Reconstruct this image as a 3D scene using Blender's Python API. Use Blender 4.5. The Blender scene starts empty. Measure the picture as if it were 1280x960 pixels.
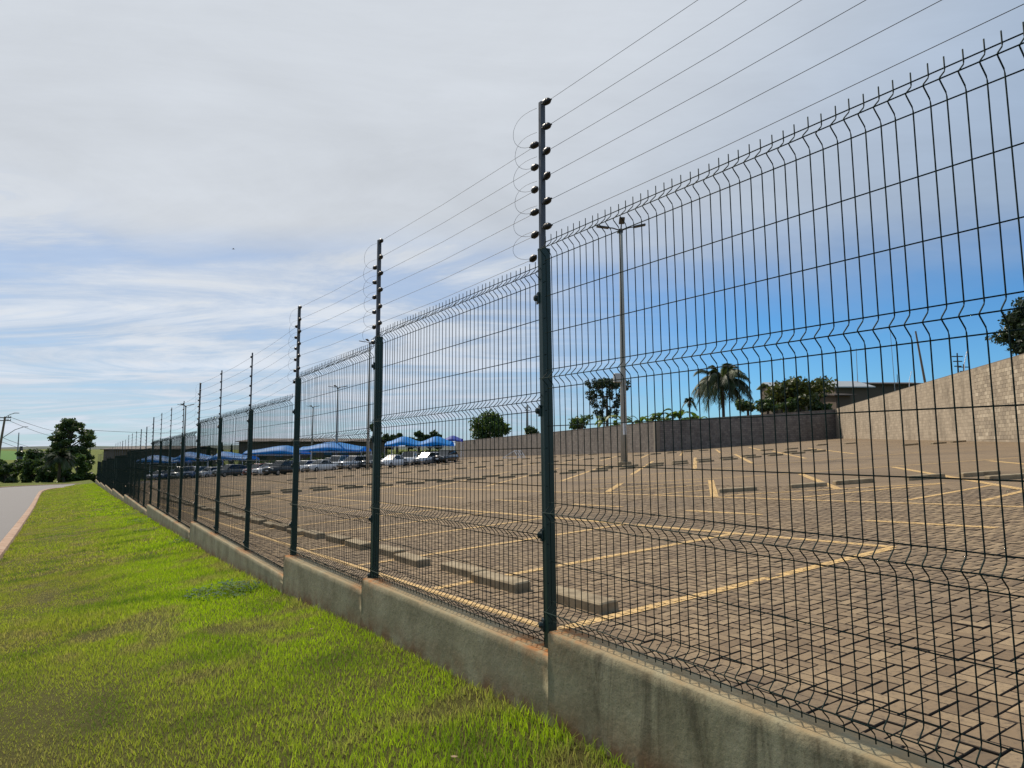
import bpy, math, random
import numpy as np
from mathutils import Vector, Matrix
random.seed(7); rng = np.random.default_rng(11)
R = math.radians
sc = bpy.context.scene
col = sc.collection

# ------------------------------------------------------------------ camera
cam = bpy.data.objects.new('camera', bpy.data.cameras.new('camera'))
col.objects.link(cam); sc.camera = cam
cam.data.sensor_width = 36.0; cam.data.lens = 865.0 / 1280 * 36
cam.data.clip_start = 0.05; cam.data.clip_end = 6000
cam.location = (0, 0, 0); cam.rotation_euler = (R(90 + 5.21), 0, 0)

# ------------------------------------------------------------------ sun, sky, exposure
SUN_AZ, SUN_EL = R(-35.5), R(46.0)          # azimuth measured from +Y towards +X
SD = Vector((math.sin(SUN_AZ) * math.cos(SUN_EL), math.cos(SUN_AZ) * math.cos(SUN_EL), math.sin(SUN_EL)))
sun = bpy.data.objects.new('sun', bpy.data.lights.new('sun', 'SUN'))
col.objects.link(sun)
sun.data.energy = 4.4; sun.data.angle = R(2.2); sun.data.color = (1.0, 0.90, 0.76)
sun.rotation_euler = SD.to_track_quat('Z', 'Y').to_euler()

W = bpy.data.worlds.new('World'); sc.world = W; W.use_nodes = True
nt = W.node_tree; nt.nodes.clear()
def wn(t, **k):
    n = nt.nodes.new(t)
    for a, v in k.items(): setattr(n, a, v)
    return n
def wl(a, b): nt.links.new(a, b)
def wmath(op, a, b=None, c=None, clamp=False):
    n = wn('ShaderNodeMath', operation=op, use_clamp=clamp)
    for i, v in enumerate((a, b, c)):
        if v is None: continue
        if isinstance(v, (int, float)): n.inputs[i].default_value = v
        else: wl(v, n.inputs[i])
    return n.outputs[0]
def wstep(v, a, b, lo=0.0, hi=1.0):
    n = wn('ShaderNodeMapRange', interpolation_type='SMOOTHSTEP')
    wl(v, n.inputs[0])
    for i, q in zip((1, 2, 3, 4), (a, b, lo, hi)):
        if isinstance(q, (int, float)): n.inputs[i].default_value = q
        else: wl(q, n.inputs[i])
    return n.outputs[0]
def wmix(f, a, b):
    n = wn('ShaderNodeMix', data_type='RGBA')
    if isinstance(f, (int, float)): n.inputs[0].default_value = f
    else: wl(f, n.inputs[0])
    for i, q in ((6, a), (7, b)):
        if isinstance(q, tuple): n.inputs[i].default_value = (*q, 1)
        else: wl(q, n.inputs[i])
    return n.outputs[2]
tc = wn('ShaderNodeTexCoord'); sx = wn('ShaderNodeSeparateXYZ'); wl(tc.outputs['Generated'], sx.inputs[0])
X, Y, Z = sx.outputs
sky = wn('ShaderNodeTexSky', sky_type='NISHITA', sun_disc=False)
sky.sun_elevation = SUN_EL; sky.sun_rotation = SUN_AZ
sky.air_density = 1.0; sky.dust_density = 0.1; sky.ozone_density = 5.0; sky.altitude = 700
zp = wmath('ADD', wmath('MAXIMUM', Z, 0.0), 0.10)
U, V = wmath('DIVIDE', X, zp), wmath('DIVIDE', Y, zp)
def wnoise(su, sv, off, scale, detail, rough, dist=0.0):
    cx = wn('ShaderNodeCombineXYZ')
    wl(wmath('MULTIPLY', U, su), cx.inputs[0]); wl(wmath('MULTIPLY', V, sv), cx.inputs[1]); cx.inputs[2].default_value = off
    n = wn('ShaderNodeTexNoise'); wl(cx.outputs[0], n.inputs['Vector'])
    n.inputs['Scale'].default_value = scale; n.inputs['Detail'].default_value = detail
    n.inputs['Roughness'].default_value = rough; n.inputs['Distortion'].default_value = dist
    return n.outputs[0]
n1 = wnoise(0.55, 0.9, 1.3, 0.9, 7, 0.55, 0.4)      # deck edge and large billows
n2 = wnoise(0.42, 0.95, 4.1, 1.15, 9, 0.66, 1.1)     # wisps
n3 = wnoise(0.8, 1.0, 8.7, 2.2, 8, 0.6, 0.5)        # fine mottling
# high milky deck overhead, its far edge about 15 degrees above the horizon
edge = wmath('ADD', Z, wmath('MULTIPLY', wmath('SUBTRACT', n1, 0.5), 0.22))
deck = wstep(edge, 0.135, 0.335)
leftw = wstep(X, 0.36, -0.06)
wl_thr = wmath('SUBTRACT', 0.62, wmath('MULTIPLY', leftw, 0.20))
wisp = wstep(n2, wl_thr, wmath('ADD', wl_thr, 0.17))
wisp = wmath('MULTIPLY', wisp, wmath('ADD', 0.40, wmath('MULTIPLY', leftw, 0.60)))
hor = wmath('MULTIPLY', wstep(Z, 0.115, -0.01), wmath('ADD', 0.30, wmath('MULTIPLY', leftw, 0.45)))
veil = wmath('MULTIPLY', leftw, wmath('ADD', 0.66, wmath('MULTIPLY', wstep(n2, 0.36, 0.60), 0.30)))
cov = wmath('MAXIMUM', wmath('MAXIMUM', deck, wisp), wmath('MAXIMUM', hor, veil))
dsun = wn('ShaderNodeVectorMath', operation='DOT_PRODUCT'); wl(tc.outputs['Generated'], dsun.inputs[0]); dsun.inputs[1].default_value = SD
near = wstep(dsun.outputs['Value'], 0.36, 0.88)
ccol = wmix(near, (3.2, 4.2, 5.7), (6.25, 6.65, 7.2))
mott = wmath('ADD', 0.60, wmath('MULTIPLY', wmath('ADD', wmath('ADD', wmath('MULTIPLY', n3, 0.3), wmath('MULTIPLY', n1, 0.3)), wmath('MULTIPLY', n2, 0.4)), 0.80))
mott = wmath('MULTIPLY', mott, wmath('ADD', 1.0, wmath('MULTIPLY', wmath('MULTIPLY', wisp, wmath('SUBTRACT', 1.0, deck)), 0.16)))
cs = wn('ShaderNodeVectorMath', operation='SCALE'); wl(ccol, cs.inputs[0]); wl(mott, cs.inputs['Scale'])
gm = wn('ShaderNodeMix', data_type='RGBA', blend_type='MULTIPLY'); gm.inputs[0].default_value = 1
wl(sky.outputs[0], gm.inputs[6]); gm.inputs[7].default_value = (0.52, 0.90, 1.12, 1)
fin = wmix(cov, gm.outputs[2], cs.outputs[0])
bg = wn('ShaderNodeBackground'); bg.inputs[1].default_value = 0.1; wl(fin, bg.inputs[0])
wo = wn('ShaderNodeOutputWorld'); wl(bg.outputs[0], wo.inputs[0])

vs = sc.view_settings
vs.view_transform = 'Standard'; vs.look = 'None'; vs.gamma = 1; vs.use_curve_mapping = False; vs.exposure = 0.0

# ------------------------------------------------------------------ materials
def lin(r, g, b):
    f = lambda c: ((c / 255 + 0.055) / 1.055) ** 2.4 if c > 10 else c / 255 / 12.92
    return (f(r), f(g), f(b))
class NT:
    """small helper round a material node tree"""
    def __init__(s, name):
        s.m = bpy.data.materials.new(name); s.m.use_nodes = True
        s.t = s.m.node_tree; s.b = s.t.nodes['Principled BSDF']; s.out = s.t.nodes['Material Output']
    def n(s, t, **k):
        q = s.t.nodes.new(t)
        for a, v in k.items(): setattr(q, a, v)
        return q
    def l(s, a, b): s.t.links.new(a, b)
    def coord(s, kind='Object'):
        if kind == 'World': return s.n('ShaderNodeNewGeometry').outputs['Position']
        return s.n('ShaderNodeTexCoord').outputs[kind]
    def noise(s, scale, detail=4, rough=0.55, vec=None, stretch=None, dist=0.0):
        v = vec if vec is not None else s.coord('World')
        if stretch:
            mp = s.n('ShaderNodeMapping'); s.l(v, mp.inputs[0]); mp.inputs['Scale'].default_value = stretch; v = mp.outputs[0]
        q = s.n('ShaderNodeTexNoise'); s.l(v, q.inputs['Vector'])
        q.inputs['Scale'].default_value = scale; q.inputs['Detail'].default_value = detail
        q.inputs['Roughness'].default_value = rough; q.inputs['Distortion'].default_value = dist
        return q.outputs[0]
    def ramp(s, f, stops):
        q = s.n('ShaderNodeValToRGB'); s.l(f, q.inputs[0])
        e = q.color_ramp.elements
        while len(e) < len(stops): e.new(0.5)
        for a, (p, c) in zip(e, stops): a.position = p; a.color = (*c, 1) if not isinstance(c, (int, float)) else (c, c, c, 1)
        return q.outputs[0]
    def mix(s, f, a, b, blend='MIX'):
        q = s.n('ShaderNodeMix', data_type='RGBA', blend_type=blend)
        if isinstance(f, (int, float)): q.inputs[0].default_value = f
        else: s.l(f, q.inputs[0])
        for i, c in ((6, a), (7, b)):
            if isinstance(c, tuple): q.inputs[i].default_value = (*c, 1)
            else: s.l(c, q.inputs[i])
        return q.outputs[2]
    def math(s, op, a, b=None, clamp=False):
        q = s.n('ShaderNodeMath', operation=op, use_clamp=clamp)
        for i, v in enumerate((a, b)):
            if v is None: continue
            if isinstance(v, (int, float)): q.inputs[i].default_value = v
            else: s.l(v, q.inputs[i])
        return q.outputs[0]
    def rng(s, f, a, b, c=0.0, d=1.0):
        q = s.n('ShaderNodeMapRange', interpolation_type='SMOOTHSTEP'); s.l(f, q.inputs[0])
        for i, v in zip((1, 2, 3, 4), (a, b, c, d)): q.inputs[i].default_value = v
        return q.outputs[0]
    def attr(s, name, out='Color'): return s.n('ShaderNodeAttribute', attribute_name=name).outputs[out]
    def col(s, c):
        if isinstance(c, tuple): s.b.inputs['Base Color'].default_value = (*c, 1)
        else: s.l(c, s.b.inputs['Base Color'])
        return s
    def set(s, rough=0.6, metal=0.0, spec=0.5, coat=0.0):
        s.b.inputs['Roughness'].default_value = rough; s.b.inputs['Metallic'].default_value = metal
        s.b.inputs['Specular IOR Level'].default_value = spec; s.b.inputs['Coat Weight'].default_value = coat
        return s
    def bump(s, h, strength=0.3, dist=0.01):
        q = s.n('ShaderNodeBump'); q.inputs['Strength'].default_value = strength; q.inputs['Distance'].default_value = dist
        s.l(h, q.inputs['Height']); s.l(q.outputs[0], s.b.inputs['Normal'])
        return s
def simple(name, c, rough=0.6, metal=0.0, spec=0.5, var=0.15, scale=6.0, bump=0.0, coat=0.0):
    a = NT(name); n = a.noise(scale, 4)
    a.col(a.mix(n, tuple(q * (1 - var) for q in c), tuple(min(1, q * (1 + var)) for q in c))).set(rough, metal, spec, coat)
    if bump: a.bump(a.noise(scale * 8, 3), bump, 0.004)
    return a.m
M = {}
M['post'] = simple('post_green_paint', (0.006, 0.032, 0.025), 0.42, var=0.25, scale=20)
M['wire'] = simple('wire_green_coating', (0.004, 0.018, 0.015), 0.65, spec=0.15)
M['pole'] = simple('aluminium_pole_weathered', (0.085, 0.09, 0.10), 0.5, 0.3, var=0.2, scale=25)
M['insul'] = simple('insulator_black_plastic', (0.010, 0.009, 0.010), 0.45)
M['strand'] = simple('steel_strand', (0.07, 0.07, 0.075), 0.6, 0.0, 0.2)
M['bolt'] = simple('clamp_dark', (0.012, 0.03, 0.03), 0.45)
M['tyre'] = simple('tyre_rubber', (0.012, 0.012, 0.012), 0.85)
M['rim'] = simple('alloy_rim', (0.42, 0.43, 0.45), 0.35, 0.8)
M['blackplastic'] = simple('black_plastic', (0.014, 0.014, 0.015), 0.55)
M['lamp'] = simple('lamp_lens', (0.75, 0.77, 0.8), 0.12, 0.3)
M['plate'] = simple('plate_white', (0.7, 0.7, 0.7), 0.5)
M['tail'] = simple('tail_lens', (0.25, 0.01, 0.01), 0.2)
M['carglass'] = simple('car_glass', (0.012, 0.016, 0.02), 0.06, 0, 0.8, var=0.0)
M['pconc'] = simple('pole_concrete', lin(150, 148, 140), 0.85, var=0.14, scale=3, bump=0.2)
M['lumin'] = simple('luminaire_dark', (0.03, 0.03, 0.032), 0.5)
M['greymetal'] = simple('galvanised_metal', (0.30, 0.31, 0.32), 0.5, 0.4)
M['whitemetal'] = simple('white_painted_metal', (0.78, 0.78, 0.78), 0.45)
M['wood'] = simple('weathered_wood_pole', (0.16, 0.12, 0.08), 0.85, var=0.3, scale=4, bump=0.3)
M['boxgrey'] = simple('box_grey_paint', lin(176, 176, 172), 0.6)
M['bark'] = simple('bark', (0.075, 0.058, 0.042), 0.9, var=0.4, scale=3, bump=0.5)
M['palebark'] = simple('pale_bark', (0.25, 0.22, 0.18), 0.9, var=0.3, scale=3, bump=0.4)
M['roofmetal'] = simple('roof_metal_grey', lin(150, 156, 160), 0.55, 0.1, var=0.12, scale=0.6)
M['roofdark'] = simple('roof_fibre_dark', lin(72, 62, 56), 0.85, var=0.25, scale=0.8)
M['tile'] = simple('roof_clay', (0.26, 0.12, 0.07), 0.85, var=0.3, scale=2)
M['darkwall'] = simple('shaded_brown_wall', lin(88, 76, 66), 0.9, var=0.25, scale=0.6)
M['plaster'] = simple('plaster_beige', lin(178, 160, 138), 0.85, var=0.15, scale=0.8)
M['leafdry'] = simple('dry_leaf', (0.24, 0.16, 0.08), 0.8, var=0.3, scale=60)
M['bird'] = simple('bird_dark', (0.02, 0.02, 0.022), 0.8)
M['cable'] = simple('cable_black', (0.02, 0.02, 0.02), 0.7)
def paint(name, c, metal=0.35):
    return simple(name, c, 0.28, metal, 0.5, var=0.03, scale=2, coat=0.7)
def canopy_mat(name, c):
    a = NT(name); n = a.noise(1.2, 5)
    cc = a.mix(n, tuple(q * 0.85 for q in c), tuple(min(1, q * 1.12) for q in c)); a.col(cc).set(0.55)
    tr = a.n('ShaderNodeBsdfTranslucent'); a.l(cc, tr.inputs[0])
    mx = a.n('ShaderNodeMixShader'); mx.inputs[0].default_value = 0.55
    a.l(a.b.outputs[0], mx.inputs[1]); a.l(tr.outputs[0], mx.inputs[2]); a.l(mx.outputs[0], a.out.inputs[0])
    return a.m
M['canopy'] = canopy_mat('canopy_blue_fabric', (0.002, 0.38, 0.86))
M['canopy2'] = canopy_mat('canopy_faded_blue_fabric', (0.10, 0.16, 0.62))
def leafmat(name, base, warm, tr=0.35, rough=0.5):
    a = NT(name)
    t = a.attr('tone', 'Fac')
    c = a.ramp(t, [(0.0, tuple(q * 0.55 for q in base)), (0.45, base), (1.0, warm)]); a.col(c).set(rough, 0, 0.35)
    q = a.n('ShaderNodeBsdfTranslucent'); a.l(a.mix(0.35, c, (warm[0] * 1.2, warm[1] * 1.3, warm[2] * 0.6)), q.inputs[0])
    mx = a.n('ShaderNodeMixShader'); mx.inputs[0].default_value = tr
    a.l(a.b.outputs[0], mx.inputs[1]); a.l(q.outputs[0], mx.inputs[2]); a.l(mx.outputs[0], a.out.inputs[0])
    return a.m
M['leaf_dark'] = leafmat('leaf_dark', (0.034, 0.066, 0.020), (0.095, 0.135, 0.032), 0.32)
M['leaf_mid'] = leafmat('leaf_mid', (0.045, 0.095, 0.020), (0.13, 0.19, 0.035), 0.35)
M['leaf_olive'] = leafmat('leaf_olive', (0.045, 0.07, 0.018), (0.14, 0.14, 0.035), 0.3)
M['leaf_banana'] = leafmat('leaf_banana', (0.04, 0.10, 0.015), (0.15, 0.22, 0.03), 0.4)
M['leaf_araucaria'] = leafmat('leaf_araucaria', (0.020, 0.040, 0.018), (0.055, 0.085, 0.03), 0.2)
M['leaf_palm'] = leafmat('leaf_palm', (0.028, 0.055, 0.018), (0.085, 0.11, 0.04), 0.3)
M['weed'] = leafmat('leaf_weed', (0.025, 0.085, 0.022), (0.07, 0.16, 0.035), 0.3, 0.8)

# grass blades: colour carried by each blade, lime beside the wall, olive farther out
a = NT('grass_blades'); c = a.attr('gcol'); a.col(c).set(0.55, 0, 0.3)
q = a.n('ShaderNodeBsdfTranslucent'); a.l(c, q.inputs[0]); mx = a.n('ShaderNodeMixShader'); mx.inputs[0].default_value = 0.45
a.l(a.b.outputs[0], mx.inputs[1]); a.l(q.outputs[0], mx.inputs[2]); a.l(mx.outputs[0], a.out.inputs[0]); M['grass'] = a.m
# ground under and beyond the blades
a = NT('ground_turf'); n = a.noise(0.45, 5, 0.6); n2_ = a.noise(9, 6, 0.7)
g1 = a.mix(n, (0.15, 0.21, 0.020), (0.22, 0.24, 0.034)); g2 = a.mix(a.rng(n2_, 0.35, 0.7), g1, (0.075, 0.09, 0.018))
g3 = a.mix(a.rng(a.noise(1.7, 4, 0.6), 0.66, 0.78), g2, (0.20, 0.13, 0.075))
fine = a.noise(160, 5, 0.75); g3 = a.mix(a.rng(fine, 0.40, 0.62), a.mix(0.55, g3, (0.030, 0.026, 0.010)), g3)
near_ = a.n('ShaderNodeSeparateXYZ'); a.l(a.coord('World'), near_.inputs[0]); th = a.rng(near_.outputs[1], 40, 14)
g3 = a.mix(a.math('MULTIPLY', th, 0.55), g3, a.mix(fine, (0.055, 0.042, 0.018), (0.21, 0.165, 0.07)))
a.col(g3).set(0.95, 0, 0.1); a.bump(fine, 0.9, 0.03); M['ground'] = a.m
a = NT('field_crop'); n = a.noise(0.02, 4); a.col(a.mix(n, (0.07, 0.16, 0.035), (0.11, 0.20, 0.05))).set(0.95, 0, 0.1); M['field'] = a.m
a = NT('hill_far'); n = a.noise(0.012, 6, 0.65); a.col(a.mix(n, (0.045, 0.06, 0.05), (0.13, 0.15, 0.12))).set(0.95, 0, 0.1); M['hill'] = a.m
# asphalt
a = NT('asphalt'); n = a.noise(0.5, 5, 0.6); f = a.noise(140, 3, 0.6)
a.col(a.mix(f, a.mix(n, (0.050, 0.043, 0.045), (0.072, 0.065, 0.066)), (0.088, 0.082, 0.084))).set(0.72, 0, 0.4); a.bump(f, 0.5, 0.006); M['asphalt'] = a.m
# kerb concrete tinted by red soil
a = NT('kerb_concrete'); n = a.noise(2.5, 6, 0.65)
a.col(a.ramp(n, [(0.25, (0.22, 0.12, 0.075)), (0.55, (0.40, 0.27, 0.19)), (0.8, (0.45, 0.36, 0.28))])).set(0.9, 0, 0.2); a.bump(a.noise(40, 4), 0.4, 0.008); M['kerb'] = a.m
# low wall concrete: grey-green render, dark run-off streaks, rust near the posts on top
a = NT('low_wall_concrete'); P = a.coord('World')
base = a.ramp(a.noise(3.2, 7, 0.62), [(0.2, (0.21, 0.182, 0.108)), (0.5, (0.34, 0.30, 0.19)), (0.8, (0.43, 0.385, 0.26))])
base = a.mix(a.rng(a.noise(95, 5, 0.7), 0.52, 0.68, 0, 0.55), base, (0.10, 0.088, 0.055))
base = a.mix(a.math('MULTIPLY', a.rng(a.noise(2.2, 6, 0.65), 0.40, 0.62), a.math('MULTIPLY', a.attr('stain', 'Fac'), 0.6)), base, (0.085, 0.068, 0.042))
blot = a.rng(a.noise(1.1, 5, 0.6), 0.45, 0.72)
base = a.mix(a.math('MULTIPLY', blot, 0.55), base, (0.125, 0.108, 0.066))
streak = a.rng(a.noise(1.0, 6, 0.65, stretch=(6, 6, 1.1), dist=1.2), 0.44, 0.72)
base = a.mix(a.math('MULTIPLY', streak, a.attr('stain', 'Fac')), base, (0.055, 0.043, 0.026))
soil = a.math('MULTIPLY', a.attr('soil', 'Fac'), a.rng(a.noise(6, 4), 0.3, 0.65))
base = a.mix(soil, base, (0.20, 0.11, 0.055))
topd = a.math('MULTIPLY', a.attr('topf', 'Fac'), a.rng(a.noise(7, 6, 0.7), 0.30, 0.62))
base = a.mix(topd, base, (0.33, 0.245, 0.135))
rust = a.math('MULTIPLY', a.attr('rust', 'Fac'), a.rng(a.noise(16, 6, 0.7), 0.34, 0.60))
base = a.mix(rust, base, (0.36, 0.125, 0.028))
a.col(base).set(0.92, 0, 0.2)
hh = a.math('ADD', a.math('MULTIPLY', a.noise(22, 7, 0.68), 1.0), a.math('MULTIPLY', a.noise(4, 4), 1.2))
a.bump(hh, 0.55, 0.012); M['wallc'] = a.m
# wheel stop concrete
a = NT('wheel_stop_concrete'); P = a.coord('Object'); n = a.noise(5, 6, 0.65)
a.col(a.ramp(n, [(0.25, (0.15, 0.115, 0.075)), (0.5, (0.30, 0.24, 0.155)), (0.8, (0.41, 0.335, 0.225))])).set(0.92, 0, 0.2); a.bump(a.noise(60, 5), 0.5, 0.006); M['stop'] = a.m
# pavers
def lane_dirt(a, c):
    mp = a.n('ShaderNodeMapping'); a.l(a.coord('World'), mp.inputs[0]); mp.inputs['Rotation'].default_value = (0, 0, R(-122.1))
    st = a.noise(1.0, 5, 0.6, vec=mp.outputs[0], stretch=(0.10, 0.75, 1))
    return a.mix(a.rng(st, 0.50, 0.68, 0, 0.42), c, (0.085, 0.068, 0.055))
def paver_col(a, rnd):
    c = a.ramp(rnd, [(0.0, (0.172, 0.122, 0.076)), (0.25, (0.222, 0.160, 0.099)), (0.7, (0.258, 0.188, 0.115)), (1.0, (0.315, 0.232, 0.141))])
    d = a.noise(30, 5, 0.65)
    c = a.mix(a.rng(d, 0.45, 0.8), c, (0.11, 0.084, 0.062))
    big = a.rng(a.noise(0.35, 4, 0.6), 0.42, 0.75)
    c = a.mix(a.math('MULTIPLY', big, 0.45), c, (0.13, 0.102, 0.078))
    return lane_dirt(a, a.mix(a.rng(a.noise(1.9, 6, 0.7), 0.63, 0.72, 0, 0.6), c, (0.075, 0.06, 0.047)))
a = NT('paver_block'); a.col(paver_col(a, a.n('ShaderNodeObjectInfo').outputs['Random'])).set(0.93, 0, 0.2); a.bump(a.noise(180, 4, 0.7), 0.5, 0.004); M['paver'] = a.m
a = NT('paver_field'); a.col(paver_col(a, a.attr('tone', 'Fac'))).set(0.93, 0, 0.2); a.bump(a.noise(180, 4, 0.7), 0.5, 0.004); M['paverf'] = a.m
# paving beyond the built pavers, and the dark sand bed in the joints
a = NT('paving_far'); mp = a.n('ShaderNodeMapping'); a.l(a.coord('World'), mp.inputs[0]); mp.inputs['Rotation'].default_value = (0, 0, R(-122.1))
bt = a.n('ShaderNodeTexBrick'); a.l(mp.outputs[0], bt.inputs['Vector'])
bt.inputs['Scale'].default_value = 1.0; bt.inputs['Brick Width'].default_value = 0.2; bt.inputs['Row Height'].default_value = 0.1
bt.inputs['Mortar Size'].default_value = 0.006; bt.inputs['Mortar Smooth'].default_value = 0.3; bt.inputs['Bias'].default_value = 0.0
for i, c in zip((1, 2, 3), ((0.252, 0.185, 0.115), (0.204, 0.148, 0.093), (0.055, 0.042, 0.032))): bt.inputs[i].default_value = (*c, 1)
big = a.rng(a.noise(0.35, 4, 0.6), 0.42, 0.75)
cc = a.mix(a.math('MULTIPLY', big, 0.45), bt.outputs[0], (0.13, 0.102, 0.078))
cc = a.mix(a.rng(a.noise(0.09, 5, 0.65), 0.4, 0.75, 0, 0.35), cc, (0.265, 0.205, 0.142))
a.col(lane_dirt(a, cc)).set(0.95, 0, 0.15); a.bump(bt.outputs[1], -0.6, 0.01); M['paving'] = a.m
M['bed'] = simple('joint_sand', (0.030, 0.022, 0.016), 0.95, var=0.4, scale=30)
# road paint on pavers: worn
a = NT('bay_paint'); wear = a.rng(a.noise(14, 6, 0.7), 0.40, 0.58)
pc = a.mix(a.noise(2.0, 4), (0.56, 0.35, 0.125), (0.70, 0.48, 0.21))
a.col(a.mix(a.math('MULTIPLY', a.math('SUBTRACT', 1.0, wear), 0.4), pc, (0.30, 0.22, 0.14))).set(0.8, 0, 0.3)
mp = a.n('ShaderNodeMapping'); a.l(a.coord('World'), mp.inputs[0]); mp.inputs['Rotation'].default_value = (0, 0, R(-122.1))
bt = a.n('ShaderNodeTexBrick'); a.l(mp.outputs[0], bt.inputs['Vector']); bt.inputs['Scale'].default_value = 1.0
bt.inputs['Brick Width'].default_value = 0.2; bt.inputs['Row Height'].default_value = 0.1; bt.inputs['Mortar Size'].default_value = 0.006; bt.inputs['Mortar Smooth'].default_value = 0.2
al = a.math('MULTIPLY', a.math('SUBTRACT', 1.0, bt.outputs['Fac']), a.rng(a.noise(22, 6, 0.75), 0.33, 0.46)); a.l(al, a.b.inputs['Alpha']); M['paint'] = a.m
# block walls
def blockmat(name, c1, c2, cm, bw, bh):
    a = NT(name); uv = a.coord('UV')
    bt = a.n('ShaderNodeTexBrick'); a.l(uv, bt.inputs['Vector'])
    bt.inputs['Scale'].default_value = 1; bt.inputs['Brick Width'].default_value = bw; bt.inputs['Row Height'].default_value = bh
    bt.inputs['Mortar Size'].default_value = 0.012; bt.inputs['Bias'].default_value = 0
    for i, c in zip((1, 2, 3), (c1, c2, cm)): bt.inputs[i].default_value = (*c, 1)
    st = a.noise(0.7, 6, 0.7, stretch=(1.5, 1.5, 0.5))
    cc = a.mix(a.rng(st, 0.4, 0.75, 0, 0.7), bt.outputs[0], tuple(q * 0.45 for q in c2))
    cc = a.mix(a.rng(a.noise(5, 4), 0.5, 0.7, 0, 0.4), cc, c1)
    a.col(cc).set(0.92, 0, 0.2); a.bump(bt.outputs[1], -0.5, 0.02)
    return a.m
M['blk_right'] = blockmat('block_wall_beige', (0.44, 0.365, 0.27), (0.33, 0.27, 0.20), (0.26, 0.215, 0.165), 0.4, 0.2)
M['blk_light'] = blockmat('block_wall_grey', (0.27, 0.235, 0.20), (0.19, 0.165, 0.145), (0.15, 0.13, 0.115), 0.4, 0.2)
M['blk_shaded'] = blockmat('block_wall_shade_tone', (0.26, 0.225, 0.195), (0.16, 0.138, 0.122), (0.10, 0.088, 0.078), 0.4, 0.2)  # darker copy of the grey blocks: shade of the unlit segment painted in
a = NT('block_single'); r_ = a.n('ShaderNodeObjectInfo').outputs['Random']
cc = a.ramp(r_, [(0, (0.29, 0.24, 0.18)), (0.45, (0.37, 0.305, 0.225)), (0.8, (0.43, 0.36, 0.265)), (1, (0.52, 0.44, 0.33))])
st = a.noise(0.7, 6, 0.7, stretch=(1.5, 1.5, 0.5)); cc = a.mix(a.rng(st, 0.45, 0.8, 0, 0.55), cc, (0.12, 0.10, 0.08))
a.col(cc).set(0.92, 0, 0.2); a.bump(a.noise(50, 4), 0.4, 0.006); M['block'] = a.m
M['mortar'] = simple('wall_mortar', (0.19, 0.16, 0.125), 0.95, var=0.3, scale=4)

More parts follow.
